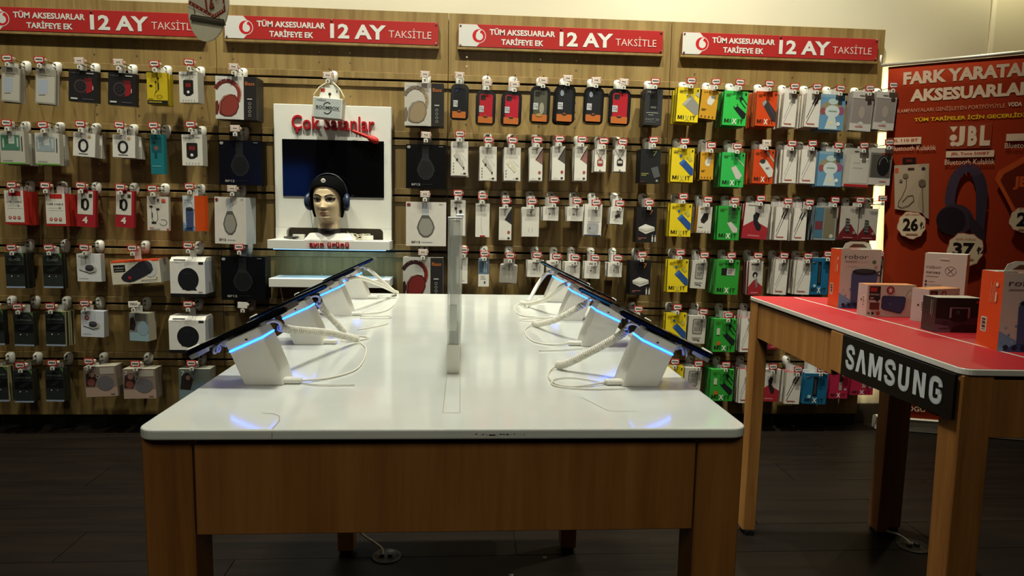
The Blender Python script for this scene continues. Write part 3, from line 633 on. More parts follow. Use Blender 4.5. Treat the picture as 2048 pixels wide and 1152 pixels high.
def k_clearblue(A): A.rect(0.02, 0.0, 0.98, 0.04, '2a3350'); A.rbox(0.18, 0.06, 0.84, 0.42, 0.1, '9a9a9c'); A.ring(0.50, 0.24, 0.26, 0.03, '8a8888'); A.ell(0.34, 0.24, 0.06, '55555a'); A.rect(0.20, 0.45, 0.90, 0.90, 'c2bfb6')
def k_bluear(A): A.rect(0, 0.45, 1, 1, '5b7488'); A.rect(0.1, 0.5, 0.4, 0.92, '3f5468'); A.line([(0.55, 0.85), (0.55, 0.5)], 0.05, 'c9c8c2'); A.line([(0.75, 0.85), (0.72, 0.5)], 0.05, 'c9c8c2'); A.ell(0.53, 0.86, 0.08, 'c9c8c2'); A.ell(0.77, 0.86, 0.08, 'c9c8c2'); A.rect(0.2, 0.36, 0.6, 0.38, '8b877e'); A.rect(0.2, 0.28, 0.7, 0.3, '8b877e'); A.ell(0.6, 0.16, 0.09, '4a4742')
def k_shell(A): A.rbox(0.06, 0.05, 0.94, 0.76, 0.12, '8d897e'); A.line([(0.42, 0.65), (0.42, 0.2)], 0.04, 'aaa69a'); A.line([(0.62, 0.65), (0.66, 0.2)], 0.04, 'aaa69a'); A.rect(0.2, 0.8, 0.8, 0.98, '9c988e'); A.ring(0.2, 0.62, 0.05, 0.02, '5c5952')
def mixit(A, dev, x='d9d6cf'):
    A.M(0.075, 0.07, 0.270, 0.185, '16150f'); A.rect(0.312, 0.07, 0.350, 0.185, '16150f')
    dev(A)
    A.text('X', 0.40, 0.04, 0.60, 0.20, x, 0.03); A.rect(0.650, 0.07, 0.688, 0.185, '16150f'); A.text('T', 0.72, 0.07, 0.88, 0.185, '16150f', 0.012); A.rect(0.08, 0.90, 0.40, 0.915, '3a3620'); A.rect(0.08, 0.85, 0.26, 0.87, '23210f'); A.ell(0.91, 0.93, 0.04, '23210f')
def d_pbg(A): A.poly([(0.25, 0.52), (0.62, 0.78), (0.99, 0.52), (0.99, 0.26), (0.86, 0.20)], '85837c'); A.poly([(0.25, 0.52), (0.62, 0.78), (0.70, 0.73), (0.34, 0.46)], 'a3a098'); A.poly([(0.80, 0.80), (0.97, 0.90), (0.99, 0.72)], 'a3a098'); A.ell(0.44, 0.80, 0.05, 'd8d5cc')
def d_pbb(A): A.poly([(0.34, 0.56), (0.55, 0.68), (0.99, 0.40), (0.99, 0.22), (0.88, 0.20)], '23477f'); A.poly([(0.34, 0.56), (0.55, 0.68), (0.63, 0.63), (0.42, 0.49)], '35619c'); A.poly([(0.66, 0.73), (0.80, 0.80), (0.94, 0.66), (0.82, 0.60)], 'b0a33a'); A.ell(0.40, 0.77, 0.06, '2f67a8')
def d_chk(A):
    A.poly([(0.44, 0.50), (0.60, 0.57), (0.98, 0.36), (0.94, 0.22), (0.84, 0.20)], '17181a'); A.line([(0.72, 0.86), (0.99, 0.62)], 0.03, '17181a'); A.line([(0.66, 0.74), (0.94, 0.52)], 0.03, '17181a'); A.poly([(0.64, 0.80), (0.72, 0.88), (0.80, 0.78), (0.72, 0.72)], '1d1e20'); A.line([(0.46, 0.52), (0.42, 0.56)], 0.03, '17181a'); A.line([(0.60, 0.57), (0.57, 0.63)], 0.03, '17181a')
def d_chw(A): A.poly([(0.42, 0.56), (0.62, 0.62), (0.92, 0.34), (0.80, 0.22), (0.66, 0.24)], 'b9b6ac'); A.line([(0.62, 0.86), (0.98, 0.62)], 0.03, 'c3c0b6'); A.line([(0.46, 0.58), (0.42, 0.62)], 0.03, '8d8a82'); A.ell(0.9, 0.92, 0.04, '9fe0b0')
def d_chw2(A): A.rect(0.46, 0.52, 0.86, 0.78, '2c6a34'); A.poly([(0.42, 0.50), (0.60, 0.54), (0.92, 0.34), (0.90, 0.22), (0.70, 0.22)], 'b3b0a6'); A.rect(0.44, 0.76, 0.78, 0.98, '3f6a40')
def d_tape(A): A.rect(0.22, 0.56, 0.46, 0.76, '17181a'); A.rect(0.46, 0.56, 0.82, 0.76, 'b3b0a8'); A.rect(0.5, 0.62, 0.7, 0.64, '77746c'); A.rect(0.5, 0.68, 0.74, 0.7, '77746c'); A.rect(0.35, 0.88, 0.75, 0.99, '22702b')
def d_chk2(A): d_chk(A); A.ell(0.26, 0.26, 0.09, 'b35328'); A.rect(0.14, 0.52, 0.28, 0.72, 'a9b39c')
def d_car(A): A.poly([(0.26, 0.66), (0.42, 0.76), (0.56, 0.72), (0.99, 0.40), (0.99, 0.12), (0.80, 0.16)], '352f32'); A.poly([(0.26, 0.66), (0.42, 0.76), (0.50, 0.70), (0.36, 0.56)], '8d8a86'); A.line([(0.62, 0.62), (0.90, 0.32)], 0.03, '4c4548')
def d_carw(A): A.poly([(0.28, 0.58), (0.46, 0.72), (0.62, 0.70), (0.99, 0.40), (0.96, 0.22), (0.80, 0.18)], 'c2bfb5'); A.ell(0.44, 0.65, 0.14, '35322f', 0.07); A.line([(0.62, 0.94), (0.99, 0.66)], 0.07, 'a8a59b'); A.text('MIXIT', 0.62, 0.42, 0.80, 0.48, '3a3733', 0.03)
def d_watchb(A): A.rect(0.38, 0.26, 0.58, 0.90, '141619'); A.rect(0.43, 0.32, 0.53, 0.80, '33373c'); A.ell(0.25, 0.24, 0.08, '9fb6c2'); A.rect(0.06, 0.86, 0.2, 0.88, '8fb2c5')
def d_pink(A): A.rect(0.5, 0.30, 0.66, 0.62, '9a8a7a'); A.rect(0.50, 0.6, 0.70, 0.95, '2c1a1e'); A.ell(0.85, 0.34, 0.07, 'b99aa0')
def k_yg(A): mixit(A, d_pbg, 'b9b04a')
def k_yb(A): mixit(A, d_pbb, 'b9b04a')
def k_gk(A): mixit(A, d_chk)
def k_gw(A): mixit(A, d_chw)
def k_gw2(A): mixit(A, d_chw2)
def k_gt(A): mixit(A, d_tape)
def k_gk2(A): mixit(A, d_chk2)
def k_ok(A): mixit(A, d_car)
def k_ow(A): mixit(A, d_carw)
def k_bw(A): mixit(A, d_watchb)
def k_pk(A): mixit(A, d_pink)
def k_chy(A): A.poly([(0.36, 0.62), (0.48, 0.78), (0.76, 0.80), (0.80, 0.64), (0.66, 0.48), (0.42, 0.50)], 'c9c6bb'); A.rect(0.56, 0.74, 0.82, 0.82, 'a39f93'); A.rect(0.1, 0.32, 0.4, 0.34, '4c3a14'); A.rect(0.1, 0.28, 0.32, 0.3, '4c3a14'); A.text('CITY', 0.12, 0.885, 0.5, 0.94, '2c2410', 0.02); [A.ell(0.15+0.22*k, 0.08, 0.05, '6b531c') for k in range(4)]
def k_chw3(A): A.poly([(0.22, 0.50), (0.42, 0.74), (0.76, 0.76), (0.74, 0.52), (0.48, 0.36), (0.26, 0.40)], '1f1d1c'); A.line([(0.6, 0.78), (0.6, 0.86)], 0.05, '4a4742'); A.rect(0.1, 0.2, 0.42, 0.22, '5c5952'); [A.ell(0.15+0.22*k, 0.06, 0.05, '9a968c') for k in range(4)]; A.rect(0.12, 0.90, 0.4, 0.94, '9a7a2c')
def cab(A, c):
    A.line([(0.12, 0.10), (0.82, 0.84)], 0.035, c); A.line([(0.12, 0.26), (0.62, 0.84)], 0.035, c); A.line([(0.60, 0.64), (0.84, 0.86)], 0.11, c); A.line([(0.46, 0.68), (0.62, 0.86)], 0.09, c); A.rect(0.16, 0.075, 0.70, 0.105, 'a8504a'); A.poly([(0.45, 0.99), (0.98, 0.99), (0.9, 0.86), (0.6, 0.86)], '8b867d')
def k_cabw(A): cab(A, '9b9892')
def k_cabk(A): cab(A, '242220')
def k_bluecl(A):
    A.rect(0.0, 0.0, 1, 0.92, '5d88a8'); A.ell(0.48, 0.60, 0.46, '8a7f66', 0.22); A.ell(0.85, 0.55, 0.14, '8a4a6a', 0.12); A.ell(0.12, 0.52, 0.12, '8a4a4a', 0.1); A.ell(0.50, 0.52, 0.30, 'b9c3c2', 0.18); A.poly([(0.36, 0.36), (0.64, 0.36), (0.76, 0.02), (0.24, 0.02)], 'b9c3c2'); A.ell(0.5, 0.80, 0.2, 'a9b8b4', 0.09); A.ell(0.50, 0.20, 0.06, 'd8c98a'); A.ell(0.78, 0.18, 0.08, 'cfd3ce'); A.rect(0.34, 0.52, 0.68, 0.55, '86a08c')
def k_greycl(A): A.rect(0.0, 0.0, 1, 0.19, 'b9b4ad'); A.rect(0.06, 0.19, 0.94, 0.82, '837a76'); A.rect(0.0, 0.83, 1, 1.0, 'b4afa8'); A.ell(0.5, 0.48, 0.14, '968c80', 0.16); A.rect(0.26, 0.09, 0.62, 0.12, 'a8625c'); A.ell(0.5, 0.19, 0.12, 'b9b4ad', 0.05); A.ell(0.45, 0.90, 0.14, '5c564f', 0.02)
def k_greybk(A): A.rect(0.0, 0.0, 1, 0.19, 'b4aca6'); A.rect(0.06, 0.19, 0.94, 0.82, '4a4640'); A.rect(0.0, 0.86, 1, 1.0, 'a8a39c'); A.ell(0.62, 0.52, 0.30, '141416', 0.28); A.arc(0.62, 0.55, 0.2, 0.2, 0.4, 3.2, 0.04, '6a6660'); A.rect(0.5, 0.82, 0.9, 0.87, '8c3a34'); A.rect(0.5, 0.08, 0.8, 0.11, 'a8625c')
def k_whred(A): A.rect(0, 0, 1, 0.07, '9a2226'); A.rect(0.18, 0.10, 0.94, 0.84, 'b3aea4'); A.rect(0.3, 0.48, 0.7, 0.5, '8d887e'); A.rect(0.3, 0.62, 0.6, 0.63, '8d887e'); A.ell(0.4, 0.92, 0.1, '4a4742', 0.02); A.ell(0.72, 0.74, 0.2, 'd3cfc5', 0.05)
def k_hold(A): A.poly([(0, 0), (1, 0), (1, 0.34), (0.62, 0.46), (0.4, 0.52), (0, 0.34)], '94242b'); A.poly([(0.36, 0.66), (0.46, 0.76), (0.62, 0.72), (0.56, 0.52), (0.74, 0.36), (0.70, 0.24), (0.56, 0.24), (0.40, 0.44)], '1e1b1d'); A.rect(0.22, 0.07, 0.70, 0.11, 'b5626a'); A.rect(0.1, 0.93, 0.5, 0.945, '6a665f')
def k_hold2(A): A.poly([(0, 0), (1, 0), (1, 0.26), (0.62, 0.40), (0.4, 0.46), (0, 0.24)], '8d2229'); A.ell(0.45, 0.60, 0.18, '1e1b1d', 0.09); A.rect(0.40, 0.52, 0.52, 0.62, 'c5bfb5'); A.poly([(0.44, 0.46), (0.62, 0.50), (0.66, 0.24), (0.54, 0.22)], '6b6764'); A.rect(0.2, 0.05, 0.7, 0.09, 'b5626a'); A.rect(0.15, 0.90, 0.7, 0.94, '5c5952')
def k_phold(A): A.poly([(0, 0), (1, 0), (1, 0.16), (0.62, 0.46), (0.4, 0.5), (0, 0.16)], '5e161b'); A.poly([(0.30, 0.22), (0.56, 0.18), (0.54, 0.62), (0.32, 0.64)], '1f1e20'); [A.rect(0.34+0.07*i, 0.26+0.09*j, 0.38+0.07*i, 0.32+0.09*j, '77746f') for i in range(3) for j in range(4)]; A.ell(0.80, 0.22, 0.09, '8a6a62'); A.rect(0.2, 0.05, 0.75, 0.09, '8d5a56'); A.rect(0.5, 0.9, 0.95, 0.92, '6a665f'); A.rect(0.6, 0.86, 0.95, 0.88, '6a665f')
def k_gpb(A): A.rbox(0.24, 0.34, 0.80, 0.90, 0.1, '5f5c55'); A.rbox(0.29, 0.37, 0.75, 0.87, 0.08, '928e85'); A.rect(0.36, 0.66, 0.68, 0.80, '7c7971'); A.rect(0.36, 0.46, 0.68, 0.60, '77736b'); A.rect(0.24, 0.2, 0.76, 0.22, '5c5952'); A.rect(0.3, 0.13, 0.6, 0.16, '5c5952'); A.ell(0.64, 0.12, 0.05, '3a3833')
def k_clcase(A): A.rect(0.0, 0.05, 0.40, 0.95, '3f6378'); A.rect(0.02, 0.3, 0.36, 0.55, '6a3038'); A.rect(0.42, 0.06, 0.95, 0.92, '6d6450'); A.ell(0.80, 0.12, 0.09, 'b3aea4'); A.rect(0.2, 0.95, 0.9, 1.0, '9a968c')
def k_white(A): A.ell(0.4, 0.6, 0.15, 'a9a59b'); A.rect(0.2, 0.1, 0.7, 0.12, 'a9a59b')
def k_whred2(A): A.rect(0.0, 0, 1, 1, '9a8f84'); A.rect(0.2, 0.1, 0.9, 0.7, '451a18'); A.rect(0.1, 0.85, 0.8, 0.9, '6a5a50')
def k_none(A): pass

# kind: (front, side, top, material type)
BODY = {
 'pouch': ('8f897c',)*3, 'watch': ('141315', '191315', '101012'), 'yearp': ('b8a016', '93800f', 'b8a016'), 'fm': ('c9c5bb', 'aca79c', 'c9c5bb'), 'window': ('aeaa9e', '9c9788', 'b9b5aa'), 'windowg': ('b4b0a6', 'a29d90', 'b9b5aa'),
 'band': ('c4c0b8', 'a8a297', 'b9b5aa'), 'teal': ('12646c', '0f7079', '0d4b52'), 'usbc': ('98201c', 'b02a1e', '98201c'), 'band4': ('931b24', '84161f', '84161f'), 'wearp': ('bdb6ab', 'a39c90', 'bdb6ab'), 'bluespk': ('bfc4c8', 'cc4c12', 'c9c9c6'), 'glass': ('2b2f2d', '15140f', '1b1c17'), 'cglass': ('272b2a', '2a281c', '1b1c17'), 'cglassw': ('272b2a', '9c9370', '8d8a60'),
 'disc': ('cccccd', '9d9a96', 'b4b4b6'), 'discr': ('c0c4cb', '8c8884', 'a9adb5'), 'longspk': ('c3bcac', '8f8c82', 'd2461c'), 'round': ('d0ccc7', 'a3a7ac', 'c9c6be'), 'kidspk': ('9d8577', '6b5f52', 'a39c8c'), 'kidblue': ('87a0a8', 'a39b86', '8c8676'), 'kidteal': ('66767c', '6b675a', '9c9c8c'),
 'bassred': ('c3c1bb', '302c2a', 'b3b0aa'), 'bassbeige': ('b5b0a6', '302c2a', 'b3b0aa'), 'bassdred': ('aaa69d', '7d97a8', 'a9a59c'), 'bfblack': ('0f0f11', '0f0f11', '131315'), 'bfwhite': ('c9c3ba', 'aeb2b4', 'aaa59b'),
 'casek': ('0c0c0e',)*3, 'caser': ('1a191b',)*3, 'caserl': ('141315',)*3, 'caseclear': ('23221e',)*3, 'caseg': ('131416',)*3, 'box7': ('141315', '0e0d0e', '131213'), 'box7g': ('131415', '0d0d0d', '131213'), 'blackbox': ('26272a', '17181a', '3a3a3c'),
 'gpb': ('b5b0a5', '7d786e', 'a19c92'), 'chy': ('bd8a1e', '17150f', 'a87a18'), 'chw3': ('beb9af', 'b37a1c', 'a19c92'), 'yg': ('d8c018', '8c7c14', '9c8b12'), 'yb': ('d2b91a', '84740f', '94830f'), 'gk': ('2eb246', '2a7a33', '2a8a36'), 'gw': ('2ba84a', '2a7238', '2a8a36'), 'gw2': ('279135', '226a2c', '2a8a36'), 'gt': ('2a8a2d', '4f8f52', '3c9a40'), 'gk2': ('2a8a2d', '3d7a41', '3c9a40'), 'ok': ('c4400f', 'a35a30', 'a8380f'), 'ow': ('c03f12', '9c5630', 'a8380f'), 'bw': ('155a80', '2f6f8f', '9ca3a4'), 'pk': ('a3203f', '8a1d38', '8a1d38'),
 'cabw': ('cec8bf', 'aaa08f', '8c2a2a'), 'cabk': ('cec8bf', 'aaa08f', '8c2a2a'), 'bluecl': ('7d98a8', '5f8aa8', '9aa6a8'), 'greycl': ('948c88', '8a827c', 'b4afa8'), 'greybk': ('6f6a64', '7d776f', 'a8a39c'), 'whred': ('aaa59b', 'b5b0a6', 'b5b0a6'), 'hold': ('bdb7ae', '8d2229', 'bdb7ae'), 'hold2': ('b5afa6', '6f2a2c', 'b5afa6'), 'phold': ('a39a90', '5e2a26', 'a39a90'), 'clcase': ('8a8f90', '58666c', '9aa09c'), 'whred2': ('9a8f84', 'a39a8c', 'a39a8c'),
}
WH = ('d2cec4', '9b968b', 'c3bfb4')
CASES = ('casek', 'caser', 'caserl', 'caseclear', 'caseg')
GLOSSY = ('glass', 'cglass', 'cglassw', 'bfblack', 'pouch', 'bluecl', 'greycl', 'greybk', 'whred', 'clcase')
def bmat(h, glossy=False):
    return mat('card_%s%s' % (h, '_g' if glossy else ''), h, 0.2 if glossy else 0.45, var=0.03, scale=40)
def body_mesh(kind, w_, h_, t_):
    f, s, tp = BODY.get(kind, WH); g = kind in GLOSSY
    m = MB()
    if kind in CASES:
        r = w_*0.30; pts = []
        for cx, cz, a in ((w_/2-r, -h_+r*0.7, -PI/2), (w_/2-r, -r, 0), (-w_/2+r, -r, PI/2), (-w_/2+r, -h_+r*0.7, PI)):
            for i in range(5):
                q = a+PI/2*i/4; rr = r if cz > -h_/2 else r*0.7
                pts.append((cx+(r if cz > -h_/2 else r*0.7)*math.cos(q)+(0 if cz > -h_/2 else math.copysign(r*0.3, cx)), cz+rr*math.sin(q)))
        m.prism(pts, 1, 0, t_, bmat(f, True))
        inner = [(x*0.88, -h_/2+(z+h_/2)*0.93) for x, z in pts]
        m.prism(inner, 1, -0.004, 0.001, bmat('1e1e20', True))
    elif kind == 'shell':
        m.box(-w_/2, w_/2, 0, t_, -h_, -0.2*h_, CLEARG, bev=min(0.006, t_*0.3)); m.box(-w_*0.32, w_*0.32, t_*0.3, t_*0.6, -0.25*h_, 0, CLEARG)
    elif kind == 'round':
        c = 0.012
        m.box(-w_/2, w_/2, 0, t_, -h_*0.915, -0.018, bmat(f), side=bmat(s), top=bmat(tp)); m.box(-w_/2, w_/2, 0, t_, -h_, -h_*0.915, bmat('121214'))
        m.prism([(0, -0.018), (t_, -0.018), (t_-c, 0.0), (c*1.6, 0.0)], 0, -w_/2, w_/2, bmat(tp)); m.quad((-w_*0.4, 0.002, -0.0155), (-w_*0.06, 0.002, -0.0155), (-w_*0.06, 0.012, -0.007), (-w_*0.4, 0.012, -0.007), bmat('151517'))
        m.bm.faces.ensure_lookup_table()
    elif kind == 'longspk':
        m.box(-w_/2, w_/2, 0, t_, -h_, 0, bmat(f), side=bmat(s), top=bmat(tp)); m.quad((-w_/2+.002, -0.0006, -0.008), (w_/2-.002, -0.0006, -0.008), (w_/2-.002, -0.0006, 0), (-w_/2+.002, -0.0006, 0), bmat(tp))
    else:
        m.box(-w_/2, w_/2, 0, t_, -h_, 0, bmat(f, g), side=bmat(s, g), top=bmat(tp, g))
    return m.mesh('body')
def tab_into(m, top, w_, t_):
    tw = min(0.03, w_*0.6)/2
    m.box(-tw, tw, t_*0.4, t_*0.4+0.0012, -0.001, top, CLEAR)
YAWS = {('H', 3, 'left'): -12, ('L', 1, 'white'): -9, ('L', 2, 'white'): -6, ('L', 3, 'blue'): -24, ('H', 1, 'left'): -3, ('L', 4, 'white'): -4, ('L', 5, 'pale'): -8, ('L', 3, 'left'): 0}
def pack(u, z, w_, h_, kind, bayn, row, phrase, cat, tilt, t_, n, tk, tu, tz):
    hook(tu, row, tz, phrase, bayn, tk)
    if kind == 'none': return
    FR = -0.1275
    pos = '%s row, %s' % (ROWN[row-1], BAYN[bayn])
    me = body_mesh(kind, w_, h_, t_)
    rod = SLIT[row-1]+0.001+0.006
    t = thing('packaged_'+cat.replace(' ', '_'), '%s, %s' % (phrase, pos), cat, (u, FR, z), (0, math.radians(tilt), math.radians(YAWS.get((bayn, row, phrase.split()[0]), 0))), group=cat+' packs on hooks')
    link('body', me, t)
    m = MB(); tab_into(m, max(0.004, rod-z), w_, t_); tab = m.build('hang_tab', t); tab.location.x = (tu-u)*0.8
    A = Art(w_, h_)
    if kind in CASES: A.y = -0.0046
    globals()['k_'+{'cglassw': 'cglass'}.get(kind, kind)](A)
    A.build(t)
    if n > 1:
        room = 0.0072-FR-0.012-t_*n       # the rear packs hang freely between front and panel
        gap = max(0.0015, min(room/(n-1), t_*0.35+0.003))
        rm = None
        for i in range(1, n):
            if i == 1:
                m = MB(); b = bmesh.new(); b.from_mesh(me); mp = {}
                for v in b.verts: mp[v] = m.bm.verts.new(v.co)
                for f in b.faces:
                    g = m.bm.faces.new([mp[v] for v in f.verts]); g.material_index = m.mi(me.materials[f.material_index])
                b.free(); tab_into(m, max(0.004, rod-z), w_, t_); rm = m.mesh('packaged_'+cat.replace(' ', '_'))
            yy = FR+i*(t_+gap)
            if yy+t_ > -0.012: break
            o = link('packaged_'+cat.replace(' ', '_'), rm)
            o.location = (u+random.uniform(-0.0035, 0.0035), yy, z-random.uniform(0, 0.004)); o.rotation_euler = (0, math.radians(tilt*0.6+random.uniform(-1.2, 1.2)), 0)
            tag(o, '%s, %s from front, %s' % (phrase, ('', 'second', 'third', 'fourth', 'fifth', 'sixth', 'seventh')[i], pos), cat, cat+' packs on hooks')
